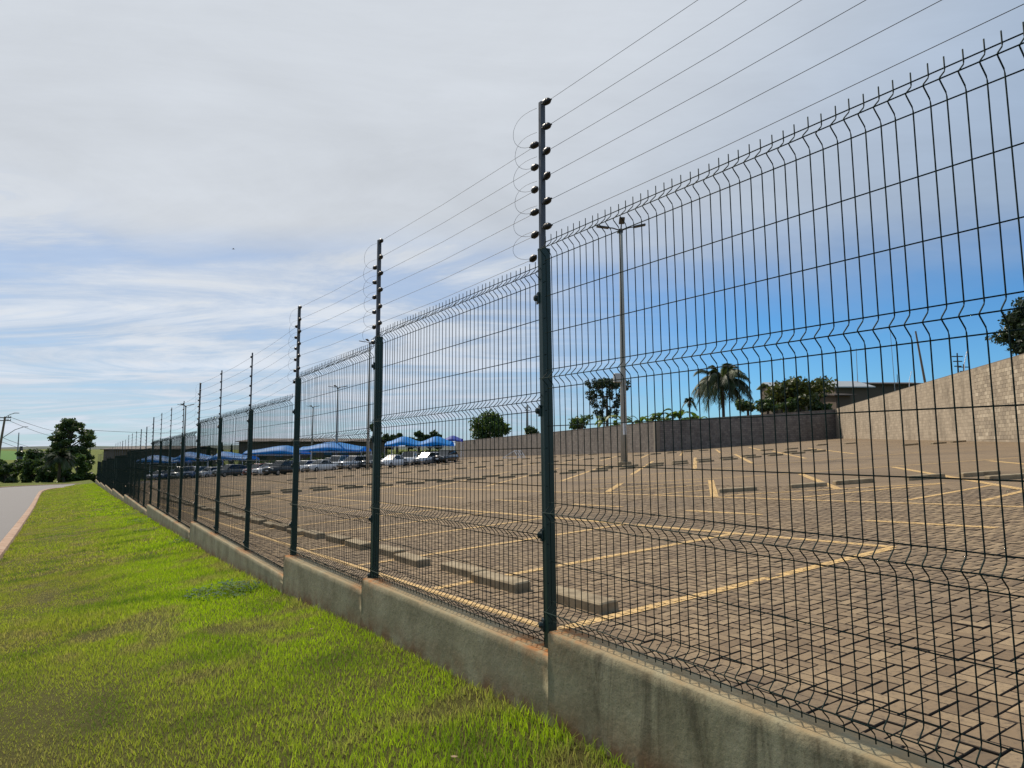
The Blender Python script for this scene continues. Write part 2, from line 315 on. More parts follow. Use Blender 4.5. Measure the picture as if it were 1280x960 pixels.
# ------------------------------------------------------------------ mesh helpers
class MB:
    def __init__(s): s.v = []; s.f = []; s.a = {}
    def quad(s, *p):
        i = len(s.v); s.v += [tuple(q) for q in p]; s.f.append(tuple(range(i, i + len(p)))); return s
    def box(s, c, h, rot=None, bev=0.0):
        """box at centre c with half sizes h; bev chamfers the vertical ends of the top"""
        m = rot if rot is not None else Matrix.Identity(3); c = Vector(c); i = len(s.v)
        for z in (-1, 1):
            for x, y in ((-1, -1), (1, -1), (1, 1), (-1, 1)):
                s.v.append(tuple(c + m @ Vector((x * h[0], y * h[1], z * h[2]))))
        for f in ((0, 3, 2, 1), (4, 5, 6, 7), (0, 1, 5, 4), (1, 2, 6, 5), (2, 3, 7, 6), (3, 0, 4, 7)): s.f.append(tuple(i + q for q in f))
        return s
    def cham(s, c, h, b, rot=None):
        """box with chamfered top and upright edges"""
        m = rot if rot is not None else Matrix.Identity(3); c = Vector(c); rings = []
        for z, ins in ((-h[2], 0), (h[2] - b, 0), (h[2], b)):
            X_, Y_ = h[0] - ins, h[1] - ins; k = b
            pts = [(-X_ + k, -Y_), (X_ - k, -Y_), (X_, -Y_ + k), (X_, Y_ - k), (X_ - k, Y_), (-X_ + k, Y_), (-X_, Y_ - k), (-X_, -Y_ + k)]
            i = len(s.v); s.v += [tuple(c + m @ Vector((x, y, z))) for x, y in pts]; rings.append(i)
        for r0, r1 in zip(rings, rings[1:]):
            for q in range(8): s.f.append((r0 + q, r0 + (q + 1) % 8, r1 + (q + 1) % 8, r1 + q))
        s.f.append(tuple(rings[-1] + q for q in range(8))); s.f.append(tuple(rings[0] + q for q in reversed(range(8))))
        return s
    def tube(s, path, rad, n=6, caps=True):
        path = [Vector(p) for p in path]; rr = rad if isinstance(rad, (list, tuple)) else [rad] * len(path); rings = []
        for k, p in enumerate(path):
            d = (path[min(k + 1, len(path) - 1)] - path[max(k - 1, 0)])
            d = d.normalized() if d.length > 1e-9 else Vector((0, 0, 1))
            ref = Vector((0, 0, 1)) if abs(d.z) < 0.9 else Vector((1, 0, 0))
            u = d.cross(ref).normalized(); w = d.cross(u)
            i = len(s.v); rings.append(i)
            for q in range(n):
                an = 2 * math.pi * q / n; s.v.append(tuple(p + rr[k] * (math.cos(an) * u + math.sin(an) * w)))
        for r0, r1 in zip(rings, rings[1:]):
            for q in range(n): s.f.append((r0 + q, r1 + q, r1 + (q + 1) % n, r0 + (q + 1) % n))
        if caps: s.f.append(tuple(rings[0] + q for q in range(n))); s.f.append(tuple(rings[-1] + q for q in reversed(range(n))))
        return s
    def loft(s, rings, close=True, caps=True):
        n = len(rings[0]); st = []
        for r_ in rings: st.append(len(s.v)); s.v += [tuple(p) for p in r_]
        for r0, r1 in zip(st, st[1:]):
            for q in range(n if close else n - 1): s.f.append((r0 + q, r0 + (q + 1) % n, r1 + (q + 1) % n, r1 + q))
        if caps: s.f.append(tuple(st[0] + q for q in reversed(range(n)))); s.f.append(tuple(st[-1] + q for q in range(n)))
        return s
    def mesh(s, name, mat, smooth=False):
        me = bpy.data.meshes.new(name); me.from_pydata(s.v, [], s.f); me.validate(); me.update()
        if mat: me.materials.append(M[mat] if isinstance(mat, str) else mat)
        if smooth: me.polygons.foreach_set('use_smooth', [True] * len(me.polygons))
        return me
    def build(s, name, mat, parent=None, smooth=False, loc=None):
        return link(name, s.mesh(name, mat, smooth), parent, loc)
def link(name, me, parent=None, loc=None, rz=0.0):
    o = bpy.data.objects.new(name, me); col.objects.link(o); o.parent = parent
    if loc is not None: o.location = loc
    if rz: o.rotation_euler.z = rz
    return o
def tag(o, label=None, cat=None, group=None, kind=None):
    for k, v in (('label', label), ('category', cat), ('group', group), ('kind', kind)):
        if v: o[k] = v
    return o
def empty(name, loc=(0, 0, 0), rz=0.0, label=None, cat=None, group=None):
    o = bpy.data.objects.new(name, None); col.objects.link(o); o.location = loc; o.rotation_euler.z = rz
    o.empty_display_size = 0.2
    return tag(o, label, cat, group)
def fast_mesh(name, V_, F_, mat, attrs=None, cattr=None):
    """numpy arrays of verts and equal-sized faces"""
    me = bpy.data.meshes.new(name); nv, nf, k = len(V_), len(F_), F_.shape[1]
    me.vertices.add(nv); me.vertices.foreach_set('co', np.ascontiguousarray(V_, dtype=np.float32).ravel())
    me.loops.add(nf * k); me.loops.foreach_set('vertex_index', np.ascontiguousarray(F_, dtype=np.int32).ravel())
    me.polygons.add(nf); me.polygons.foreach_set('loop_start', np.arange(0, nf * k, k, dtype=np.int32))
    try: me.polygons.foreach_set('loop_total', np.full(nf, k, dtype=np.int32))
    except Exception: pass
    me.update(); me.validate()
    for an, av in (attrs or {}).items():
        at = me.attributes.new(an, 'FLOAT', 'POINT'); at.data.foreach_set('value', np.ascontiguousarray(av, dtype=np.float32))
    for an, av in (cattr or {}).items():
        at = me.attributes.new(an, 'FLOAT_COLOR', 'POINT')
        at.data.foreach_set('color', np.ascontiguousarray(np.hstack([av, np.ones((nv, 1))]), dtype=np.float32).ravel())
    me.materials.append(M[mat]); return me
ORD = ['first', 'second', 'third', 'fourth', 'fifth', 'sixth', 'seventh', 'eighth', 'ninth', 'tenth', 'eleventh', 'twelfth', 'thirteenth',
       'fourteenth', 'fifteenth', 'sixteenth', 'seventeenth', 'eighteenth', 'nineteenth', 'twentieth']
TEN = {2: 'twenty', 3: 'thirty', 4: 'forty'}
def nth(i):
    if i < 20: return ORD[i]
    n = i + 1
    if n % 10 == 0: return {20: 'twentieth', 30: 'thirtieth', 40: 'fortieth'}[n]
    return TEN[n // 10] + '-' + ORD[n % 10 - 1]
def vnoise(x, y, seed=0):
    """value noise for arrays"""
    r_ = np.random.default_rng(seed); T = r_.random((64, 64))
    xi, yi = np.floor(x).astype(int), np.floor(y).astype(int); fx, fy = x - xi, y - yi
    fx, fy = fx * fx * (3 - 2 * fx), fy * fy * (3 - 2 * fy)
    g = lambda a, b: T[a % 64, b % 64]
    return (g(xi, yi) * (1 - fx) + g(xi + 1, yi) * fx) * (1 - fy) + (g(xi, yi + 1) * (1 - fx) + g(xi + 1, yi + 1) * fx) * fy

# ------------------------------------------------------------------ site frame: t runs along the fence away from the camera, i into the lot
TH = 0.560
P1 = np.array([0.19, 3.66]); D = np.array([-math.sin(TH), math.cos(TH)]); N = np.array([math.cos(TH), math.sin(TH)])
FRZ = math.atan2(D[1], D[0])                     # local x = t, local y = outwards (to the grass)
SP = 2.515                                       # post spacing
def W2(t, i): return P1[0] + t * D[0] + i * N[0], P1[1] + t * D[1] + i * N[1]
def FP(t, i, z): x, y = W2(t, i); return (x, y, z)
def tin(x, y): rx, ry = x - P1[0], y - P1[1]; return rx * D[0] + ry * D[1], rx * N[0] + ry * N[1]
GK = np.array([(-40, -0.2), (-20, -0.65), (-5, -1.17), (0, -1.36), (2.5, -1.46), (5, -1.63), (7.5, -1.76), (12.6, -1.94), (25, -2.32), (50, -3.10), (90, -4.15), (130, -5.2), (200, -7.0), (4000, -9)])
def G(t): return np.interp(t, GK[:, 0], GK[:, 1])
def lotz(x, y): return -1.45 + 0.0675 * np.clip(x, -75, 48) + 0.0005 * y
def sstep(x, a, b): q = np.clip((x - a) / (b - a), 0, 1); return q * q * (3 - 2 * q)
def vergez(t, i): return G(t) - 0.10 * np.minimum(np.maximum(-i, 0), 3.3)
def gz(x, y):
    """ground sheet under everything"""
    t, i = tin(x, y)
    v = vergez(t, i)
    l = lotz(x, y) - 0.12
    z = np.where(i < -0.02, v, l)
    d = np.hypot(x, y)
    far = -8.0 + 5.5 * sstep(d, 260, 900)
    w = sstep(d, 120, 240)
    return z * (1 - w) + far * w

# ------------------------------------------------------------------ ground sheet
ts = np.concatenate([np.array([-60, -30, -15, -8, -5]), np.arange(-4, 30, 0.6), np.arange(30, 110, 3), np.array([115, 130, 150, 180, 220, 260, 320, 420, 560, 750, 1000, 1500, 2500])])
is_ = np.concatenate([-np.array([2500, 1500, 1000, 700, 450, 300, 200, 140, 100, 70, 50, 35, 25, 18, 14, 11]), np.arange(-9, -3.3, 0.8), np.arange(-3.3, -0.02, 0.3), np.array([-0.021, 0.02, 1, 5, 10, 20, 30, 40, 55, 70, 90, 120, 160, 220, 300, 450, 700, 1000, 1500, 2500])])
tt, ii = np.meshgrid(ts, is_, indexing='ij')
xx, yy = P1[0] + tt * D[0] + ii * N[0], P1[1] + tt * D[1] + ii * N[1]
zz = gz(xx, yy) + np.where((ii < -0.1) & (ii > -3.2) & (tt < 40), 0.02 * (vnoise(tt * 0.9, ii * 0.9 + 30, 3) - 0.5), 0)
nt_, ni_ = tt.shape
idx = np.arange(nt_ * ni_).reshape(nt_, ni_)
F_ = np.stack([idx[:-1, :-1], idx[:-1, 1:], idx[1:, 1:], idx[1:, :-1]], -1).reshape(-1, 4)
o = link('ground', fast_mesh('ground', np.stack([xx, yy, zz], -1).reshape(-1, 3), F_[:, ::-1], 'ground')); tag(o, kind='structure')
o.data.polygons.foreach_set('use_smooth', [True] * len(o.data.polygons))

# ------------------------------------------------------------------ parking lot sheet (sunk where real pavers are laid)
PT0, PT1, PI0, PI1 = -5.0, 14.0, 0.10, 13.0
tl = sorted(set([-14, -9, PT0, PT1, 20, 30, 45, 60, 75, 90, 105, 125]))
il = sorted(set([0.06, PI0, PI1, 20, 28, 36, 44, 52, 60, 72]))
mb = MB()
for a_, b_ in zip(tl, tl[1:]):
    for c_, d_ in zip(il, il[1:]):
        inside = PT0 <= a_ < PT1 and PI0 <= c_ < PI1
        if inside: continue
        pts = [W2(a_, c_), W2(a_, d_), W2(b_, d_), W2(b_, c_)]
        mb.quad(*[(x, y, lotz(x, y)) for x, y in reversed(pts)])
lot = mb.build('parking_lot', 'paving'); tag(lot, kind='structure')
mb = MB(); pts = [W2(PT0, PI0), W2(PT1, PI0), W2(PT1, PI1), W2(PT0, PI1)]
bed = mb.quad(*[(x, y, lotz(x, y) - 0.026) for x, y in reversed(pts)]).build('joint_bed', 'bed', lot)
slope = Vector((-0.0675, -0.0005, 1)).normalized()
# herringbone lattice: u = -t, v = i ; brick 0.2 x 0.1
w = 0.1; br = []
umin, umax = -PT1 / w, -PT0 / w; vmin, vmax = PI0 / w, PI1 / w
for n_ in range(-260, 330):
    for m_ in range(-110, 110):
        u0, v0 = n_ + 2 * m_, n_ - 2 * m_
        if u0 < umin - 2 or u0 > umax + 2 or v0 < vmin - 3 or v0 > vmax + 2: continue
        for cu, cv, hor in ((u0 + 1, v0 + 0.5, 1), (u0 + 0.5, v0 + 2, 0)):
            hu, hv = (1, 0.5) if hor else (0.5, 1)
            if cu - hu < umin or cu + hu > umax or cv - hv < vmin or cv + hv > vmax: continue
            br.append((-cu * w, cv * w, hor))
br = np.array(br)
bx, by = P1[0] + br[:, 0] * D[0] + br[:, 1] * N[0], P1[1] + br[:, 0] * D[1] + br[:, 1] * N[1]
bz = lotz(bx, by)
# which ones the photograph shows largest: in the frame, above the wall, nearest first
pd = by * math.cos(0.091) + bz * math.sin(0.091)
px = 640 + 865 * bx / np.maximum(pd, .1); py = 480 - 865 * (-by * math.sin(0.091) + bz * math.cos(0.091)) / np.maximum(pd, .1)
wall_py = 792 + (px - 690) * 0.36
vis = (pd > 0.5) & (px < 1290) & (px > 200)
show = vis & (px < 1278) & (py < 958) & (py < np.where(px > 690, 770 + (px - 690) * .38, 770))
order = np.argsort(np.where(show, pd, 1e9)); single = set(order[:300].tolist())
keep = np.where((pd > 0.3) & (px < 1750) & (px > 0))[0]
hx, hy, hh_, ch = 0.0960, 0.0460, 0.0150, 0.0035
def paver_ring():
    r_ = []
    for z, ins in ((-hh_, 0), (hh_ - ch, 0), (hh_, ch)):
        r_ += [(-hx + ins, -hy + ins, z), (hx - ins, -hy + ins, z), (hx - ins, hy - ins, z), (-hx + ins, hy - ins, z)]
    return np.array(r_)
PRV = paver_ring(); PRF = [(8, 9, 10, 11)]
for a_ in (0, 4):
    for q in range(4): PRF.append((a_ + q, a_ + (q + 1) % 4, a_ + 4 + (q + 1) % 4, a_ + 4 + q))
PRF = np.array(PRF)
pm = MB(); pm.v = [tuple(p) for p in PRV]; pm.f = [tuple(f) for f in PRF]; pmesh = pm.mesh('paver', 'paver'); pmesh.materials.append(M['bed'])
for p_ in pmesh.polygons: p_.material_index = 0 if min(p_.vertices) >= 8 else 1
qs = slope.to_track_quat('Z', 'Y')
VV, FF, TT = [], [], []
for k in keep:
    dz = rng.normal(0, 0.0022); a_ = FRZ + (0 if br[k, 2] else math.pi / 2) + rng.normal(0, 0.008)
    tilt = Vector((slope.x + rng.normal(0, .006), slope.y + rng.normal(0, .006), 1)).normalized()
    z0 = bz[k] - hh_ + dz
    if k in single:
        o = link('paver', pmesh, lot); o.location = (bx[k], by[k], z0)
        o.rotation_euler = (Vector((0, 0, 1)).rotation_difference(tilt).to_matrix() @ Matrix.Rotation(a_, 3, 'Z')).to_euler()
    else:
        c_, s_ = math.cos(a_), math.sin(a_)
        p = np.stack([PRV[:, 0] * c_ - PRV[:, 1] * s_, PRV[:, 0] * s_ + PRV[:, 1] * c_, PRV[:, 2]], -1)
        p[:, 2] -= p[:, 0] * tilt.x + p[:, 1] * tilt.y
        VV.append(p + (bx[k], by[k], z0)); FF.append(PRF + 12 * len(FF)); TT.append(np.full(12, rng.random()))
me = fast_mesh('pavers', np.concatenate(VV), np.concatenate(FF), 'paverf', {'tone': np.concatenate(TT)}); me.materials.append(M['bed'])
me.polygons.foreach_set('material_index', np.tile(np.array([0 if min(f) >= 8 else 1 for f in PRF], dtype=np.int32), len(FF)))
o = link('pavers', me, lot); o['kind'] = 'stuff'

# ------------------------------------------------------------------ painted bay markings
PAINTZ = 0.005
def stripe(pts, wd, name='bay_line'):
    wd *= 1.25
    """paint strip over ground points"""
    mb = MB(); P_ = [np.array(p, float) for p in pts]
    Lh, Rh = [], []
    for a_, b_ in zip(P_, P_[1:]):
        L_ = np.linalg.norm(b_ - a_); n_ = max(1, int(L_ / 1.5)); d_ = (b_ - a_) / L_; s_ = np.array([-d_[1], d_[0]]) * wd / 2
        for q in range(n_):
            p, r_ = a_ + (b_ - a_) * q / n_, a_ + (b_ - a_) * (q + 1) / n_
            mb.quad(*[(x, y, lotz(x, y) + PAINTZ) for x, y in (p - s_, r_ - s_, r_ + s_, p + s_)])
    return mb.build(name, 'paint', lot)
FB0, FBW, FBI0, FBI1 = 1.52, 2.3, 1.12, 5.92
stripe([W2(FB0, FBI0), W2(95, FBI0)], 0.07)
stripe([W2(FB0, FBI1), W2(95, FBI1)], 0.10)
for k in range(0, 36):
    t = FB0 + FBW * k
    stripe([W2(t, FBI0 + 0.06), W2(t, FBI1 - 0.06)], 0.10)
stripe([W2(-1.5, 10.25), W2(95, 10.0)], 0.10)
for k in range(-1, 16): stripe([W2(1.3 + 3.6 * k, 7.9), W2(3.05 + 3.6 * k, 7.9)], 0.10, 'lane_dash')
SL = (0.262, 0.965)
for x0 in (1.9, 4.85, 7.65, 10.6, 13.6, 16.6):                    # first diagonal bays (Y 16 to 21.7)
    y0, y1 = (15.8, 21.7) if x0 < 10 else (12.4, 21.9)
    if x0 < 4: y0, y1 = 19.6, 23.0
    f = lambda y: (x0 + SL[0] / SL[1] * (y - 16.8), y)
    stripe([f(y0), f(y1)], 0.14)
stripe([(2.6, 23.5), (7.0, 22.2), (16.3, 22.4)], 0.10)
for a_, b_ in (((2.4, 21.1), (6.1, 21.3)), ((2.6, 19.6), (5.7, 19.9)), ((3.5, 17.6), (5.1, 18.0)), ((4.9, 16.1), (9.55, 15.5)), ((6.0, 14.5), (9.55, 15.4)), ((7.2, 12.7), (9.8, 14.3)), ((7.9, 11.8), (9.6, 13.0))):
    stripe([a_, b_], 0.10, 'hatch_line')
def rowY(x): return 33.0 + max(0.0, x - 4.0) * 0.45
for j in range(-5, 7):
    x0 = 0.6 + 2.9 * j
    ym = rowY(x0)
    f = lambda dy: (x0 + 0.265 * dy, ym + dy)
    stripe([f(-6.0), f(8.0)], 0.14)
stripe([(-14, 26.8), (3, 26.6), (9, 28.4), (18, 30.5)], 0.10)
stripe([(-14, 42), (3, 41.5), (9, 43.5), (20, 48.5)], 0.10)
for j in range(-6, 8):
    x0 = -1.0 + 2.9 * j
    stripe([(x0 - 1.4, 50.0), (x0 + 1.5, 61.0)], 0.14)
stripe([(-20, 49.5), (18, 50.0)], 0.10); stripe([(-20, 66), (12, 66)], 0.10)

# ------------------------------------------------------------------ low concrete wall with steps
secs = [(-3, -2, -0.74, 0.0), (-1, -1, -0.889, 0.0), (0, 0, -1.005, 0.04), (1, 1, -1.135, 0.05), (2, 4, -1.415, 0.024), (5, 8, -1.690, 0.036), (9, 13, -2.05, 0.036), (14, 18, -2.41, 0.034),
        (19, 23, -2.75, 0.033), (24, 28, -3.09, 0.033), (29, 35, -3.42, 0.033)]
def zb(p):
    for a_, b_, z, s_ in secs:
        if a_ <= p <= b_: return z - s_ * (p - a_), s_
KMIN, KMAX = -2, 36
wall = empty('low_concrete_wall', FP(0, 0, -1.4), 0, 'low stepped concrete wall carrying the green mesh fence', 'wall')
WO, WI = 0.065, 0.095                         # outwards and inwards from the panel plane
for si, (a_, b_, z, s_) in enumerate(secs):
    e0 = -0.085 if a_ == 0 else 0.07
    e1 = -0.085 if b_ == -1 else 0.07
    t0, t1 = a_ * SP + e0, (b_ + 1) * SP + e1
    nseg = max(2, int((t1 - t0) / (0.055 if si < 4 else 0.16 if si < 6 else 0.6)))
    Vw, st, so, ru, tp = [], [], [], [], []
    r_ = np.random.default_rng(40 + si)
    prof = []                                    # (i, dz from top or None for ground-relative, flags)
    for q in range(nseg + 1):
        t = t0 + (t1 - t0) * q / nseg
        zt = z - 0.030 - s_ * (t - a_ * SP) / SP
        gr = float(G(t)) - 0.25
        chip = 0.006 + 0.010 * float(vnoise(np.array([t * 6.0]), np.array([si * 3.3]), 5)[0]) + (0.012 if r_.random() < 0.06 else 0)
        wob = 0.006 * (float(vnoise(np.array([t * 2.2]), np.array([si * 1.7 + 9]), 8)[0]) - 0.5)
        rows = [(-WO, gr, 0.8, 1, 0, 0), (-WO + wob, min(float(G(t)) + 0.02, zt - .10), 0.8, 1, 0, 0), (-WO + wob, min(float(G(t)) + 0.10, zt - .09), 0.8, 0.35, 0, 0), (-WO + wob, max((zt + float(G(t))) / 2, zt - .08) if zt - float(G(t)) < .2 else (zt + float(G(t))) / 2, 0.8, 0, 0, 0), (-WO + wob * .5, zt - 0.05, 1, 0, 0.2, 0),
                (-WO + wob, zt - chip, 1, 0, 0.3, 0.3), (-WO + chip, zt, 0.3, 0, 0.8, 1), (0.0, zt + 0.003, 0, 0, 1, 1), (WI - 0.01, zt, 0, 0, 1, 1), (WI, zt - 0.012, 0, 0, 0.5, 0.5), (WI, gr - 0.3, 0, 0, 0, 0)]
        dpost = abs(t - round(t / SP) * SP); rs = float(np.clip(1.15 - dpost / (0.20 + .35 * (float(vnoise(np.array([t * .7]), np.array([4.4]), 6)[0]))), 0, 1))
        strong = 0.8 if t < -0.35 else 0.15
        for (i_, zz_, sa, sb, rc, td) in rows:
            Vw.append(FP(t, i_, zz_)); st.append(sa * strong); so.append(sb); ru.append(rc * rs); tp.append(td)
    Vw = np.array(Vw); m_ = 11; idx = np.arange((nseg + 1) * m_).reshape(nseg + 1, m_)
    Fw = np.stack([idx[:-1, :-1], idx[:-1, 1:], idx[1:, 1:], idx[1:, :-1]], -1).reshape(-1, 4)
    ca = np.array([[idx[0, 0], idx[0, 3], idx[0, 8], idx[0, 10]], [idx[0, 3], idx[0, 5], idx[0, 6], idx[0, 8]], [idx[-1, 10], idx[-1, 8], idx[-1, 3], idx[-1, 0]], [idx[-1, 8], idx[-1, 6], idx[-1, 5], idx[-1, 3]]])
    me = fast_mesh('wall_section', Vw - np.array(wall.location), np.concatenate([Fw, ca]), 'wallc', {'stain': st, 'soil': so, 'rust': ru, 'topf': tp})
    o = link('wall_section', me, wall)

# ------------------------------------------------------------------ mesh fence panels
FOLDS = (2.0, 1.3, 0.6, 0.1); OUTV = 0.036
def wire_profile():
    p = [(2.03, 0.0)]
    for h in FOLDS:
        p += [(h - 0.008, 0.0), (h - 0.018, 0.004), (h - 0.044, OUTV - 0.004), (h - 0.05, OUTV), (h - 0.056, OUTV - 0.004), (h - 0.082, 0.004), (h - 0.094, 0.0)]
    p.append((-0.012, 0.0)); return p
WP = wire_profile(); WR = 0.0023; NV = 50
HW = []
for h in FOLDS: HW += [(h, -1), (h - 0.05, 1), (h - 0.1, -1)]
HW += [(1.7, -1), (1.5, -1), (1.0, -1), (0.8, -1), (0.3, -1)]
def hpos(s): return OUTV + 0.004 if s > 0 else -0.0045
def vwire_mesh(lean=0.0, n=5):
    return MB().tube([(h * lean, o_, h) for h, o_ in reversed(WP)], WR, n).mesh('vertical_wire', 'wire', True)
def hwire_mesh(n=5): return MB().tube([(-0.012, 0, 0), (SP - 0.02, 0, 0)], WR * 1.05, n).mesh('horizontal_wire', 'wire', True)
VW0, VW1, HWM = vwire_mesh(), vwire_mesh(0.02), hwire_mesh()
far_mb = MB()
for q in range(NV): far_mb.tube([(0.03 + q * (SP - 0.07) / (NV - 1), o_, h) for h, o_ in WP], WR * .85, 3, False)
FARV = far_mb.mesh('vertical_wires', 'wire')
far_mb = MB()
for h, s_ in HW: far_mb.tube([(-0.012, hpos(s_), h), (SP - 0.02, hpos(s_), h)], WR * 1.05, 3, False)
FARH = far_mb.mesh('horizontal_wires', 'wire')
def pword(p): return 'nearest, with the first bay at the right edge' if p == -1 else None
for p in range(-2, KMAX - 1):
    z, s_ = zb(p); t0 = p * SP + 0.012
    lab = {-2: 'green welded mesh panel beyond the right edge, one bay nearer than the rest', -1: 'nearest green welded mesh panel, filling the right half of the view',
           0: 'green welded mesh panel between the nearest and second fence posts'}.get(p, f'green welded mesh panel, {nth(p + 1)} along the fence from the right')
    e = empty('mesh_fence', FP(t0, 0.0, z), FRZ, lab, 'mesh fence', 'mesh panels of the green fence')
    e.rotation_euler = (random.gauss(0, .003), math.atan(s_ / SP), FRZ + random.gauss(0, .0015))
    lean = 0.02 if p <= -1 else 0.0
    if p <= 7:
        for q in range(NV):
            o = link('vertical_wire', VW1 if lean else VW0, e); o.location = (0.03 + q * (SP - 0.07) / (NV - 1) + random.gauss(0, .0012), random.gauss(0, .0008), random.gauss(0, .002)); o.rotation_euler = (random.gauss(0, .0007), random.gauss(0, .0009), 0)
        for h, sg in HW:
            o = link('horizontal_wire', HWM, e); o.location = (h * lean, hpos(sg), h)
    else:
        tag(link('vertical_wires', FARV, e), kind='stuff'); tag(link('horizontal_wires', FARH, e), kind='stuff')

# ------------------------------------------------------------------ posts with electric fence poles
PH, OFF = 0.84, -0.031                                  # pole above post, post centre inwards of the panel
TYPE = {k: 'end' for k in (-1, 0, 1, 2, 5, 9, 10, 11, 16, 21, 26, 31)}
def ptop(k): return zb(max(k - 1, -3))[0] - zb(max(k - 1, -3))[1] + 1.98 if k > -2 else 1.25
def RZ(k, i): return ptop(k) + PH + (-0.02 - 0.142 * i if TYPE.get(k) else -0.06 - 0.142 * i)
def LZ(k, i): return ptop(k) + PH - 0.23 - 0.13 * i if TYPE.get(k) else RZ(k, i)
LEAN = {0: 0.0, 9: 0.035, 10: 0.05, 11: 0.03}
INS = MB().tube([(0, 0, -.040), (0, 0, -.030), (0, 0, -.024), (0, 0, -.014), (0, 0, -.010), (0, 0, -.006), (0, 0, .006), (0, 0, .010), (0, 0, .014), (0, 0, .024), (0, 0, .030), (0, 0, .040)], [.004, .006, .013, .018, .016, .019, .019, .016, .018, .013, .006, .004], 10).mesh('insulator', 'insul', True)
ISM = MB().tube([(0, 0, -.02), (0, 0, -.012), (0, 0, .012), (0, 0, .02)], [.010, .018, .018, .010], 8).mesh('insulator', 'insul', True)
KNOB = MB().tube([(0, -0.012, 0), (0, 0.008, 0), (0, 0.013, 0)], [0.017, 0.017, 0.010], 8).box((0, -.01, 0), (.024, .004, .03)).mesh('clamp', 'bolt')
for k in range(-1, KMAX):
    z0 = float(min(zb(k)[0] if k < KMAX - 1 else zb(k - 1)[0], zb(k - 1)[0])) - 0.06
    zt = ptop(k); t = k * SP
    lab = {-1: 'green steel fence post just outside the right edge', 0: 'nearest green steel fence post with looped wires and black insulators', 1: 'second green fence post from the camera with looped electric wires'}.get(
        k, f'green steel fence post with electric pole, {nth(k)} along the fence from the camera')
    e = empty('fence_post', FP(t + 0.028, 0, z0), FRZ, lab, 'fence post', 'posts of the green fence')
    H_ = zt - z0; ln = 0.022 * 1.0 if k in (-1, 0) else random.uniform(-.003, .003)
    near_ = k < 8
    mb = MB()
    hw, hd = 0.022, 0.03
    ring = lambda z: [(ln * z + x, OFF + y, z) for x, y in ((-hw, -hd + .005), (-hw + .005, -hd), (hw - .005, -hd), (hw, -hd + .005), (hw, hd - .005), (hw - .005, hd), (-hw + .005, hd), (-hw, hd - .005))]
    mb.loft([ring(0), ring(H_ * .5), ring(H_)]); mb.build('shaft', 'post', e)
    if near_:
        # flange strip that holds the next panel
        mb = MB().box((hw + .007 + ln * H_ * .5, OFF - .012, H_ * .52), (.0065, .012, H_ * .46)); mb.build('flange', 'post', e)
        for h in (0.06, 0.52, 1.18, 1.80):
            o = link('clamp', KNOB, e); o.location = (hw + .012 + ln * (h + .1), 0.004, min(h + (zb(k)[0] - z0) + .02, H_ - .04)); o.rotation_euler = (0, 0, R(-25))
    # aluminium pole
    lz = LEAN.get(k, random.uniform(-.004, .006)); thick = 0.0155 if TYPE.get(k) else 0.0095
    x0 = ln * H_
    mb = MB(); zp0 = H_ - 0.10
    px_ = lambda z: x0 + lz * (z - H_)
    sq = lambda z, s_: [(px_(z) + x * s_, OFF + 0.01 + y * s_, z) for x, y in ((-1, -.7), (-.7, -1), (.7, -1), (1, -.7), (1, .7), (.7, 1), (-.7, 1), (-1, .7))]
    mb.loft([sq(H_ + 0.002, thick), sq(H_ + PH, thick)])
    po = mb.build('electric_fence_pole', 'pole', e)
    if k <= 14:
        if TYPE.get(k):
            for i in range(6):
                for s_, zf in ((-1, RZ), (1, LZ)):
                    h = zf(k, i) - z0
                    if k > 8 and s_ < 0: continue
                    xx_ = px_(h) + s_ * (thick + 0.040); yo = OFF + .01 + (0.012 if s_ > 0 else 0.006)
                    if h < H_ + .03 and s_ > 0: xx_ += 0.018
                    o = link('insulator', INS if k < 6 else ISM, po); o.location = (xx_, yo, h); o.rotation_euler = (R(random.uniform(-14, 14)), R(90 + random.uniform(-12, 12)), 0)
            if k < 6:
                for i in range(6):                     # looped jumpers across the post
                    a_, b_ = RZ(k, i) - z0, LZ(k, i) - z0; c_ = (a_ + b_) / 2; rr = (a_ - b_) / 2
                    bul = 0.15 + 0.03 * random.random()
                    pts = []
                    for q in range(15):
                        an = math.pi * q / 14
                        pts.append((px_(c_) + thick + 0.02 + bul * math.sin(an) ** 0.8 * (1 if True else 0), OFF + .02 + 0.05 * math.sin(an), c_ + rr * math.cos(an) * (1 + .15 * math.sin(an))))
                    MB().tube(pts, 0.0011, 4, False).build('jumper_wire', 'strand', po)
        else:
            for i in range(6):
                h = RZ(k, i) - z0
                o = link('insulator', ISM, po); o.location = (px_(h) + thick + 0.014, OFF + .015, h); o.rotation_euler = (0, R(90), 0)
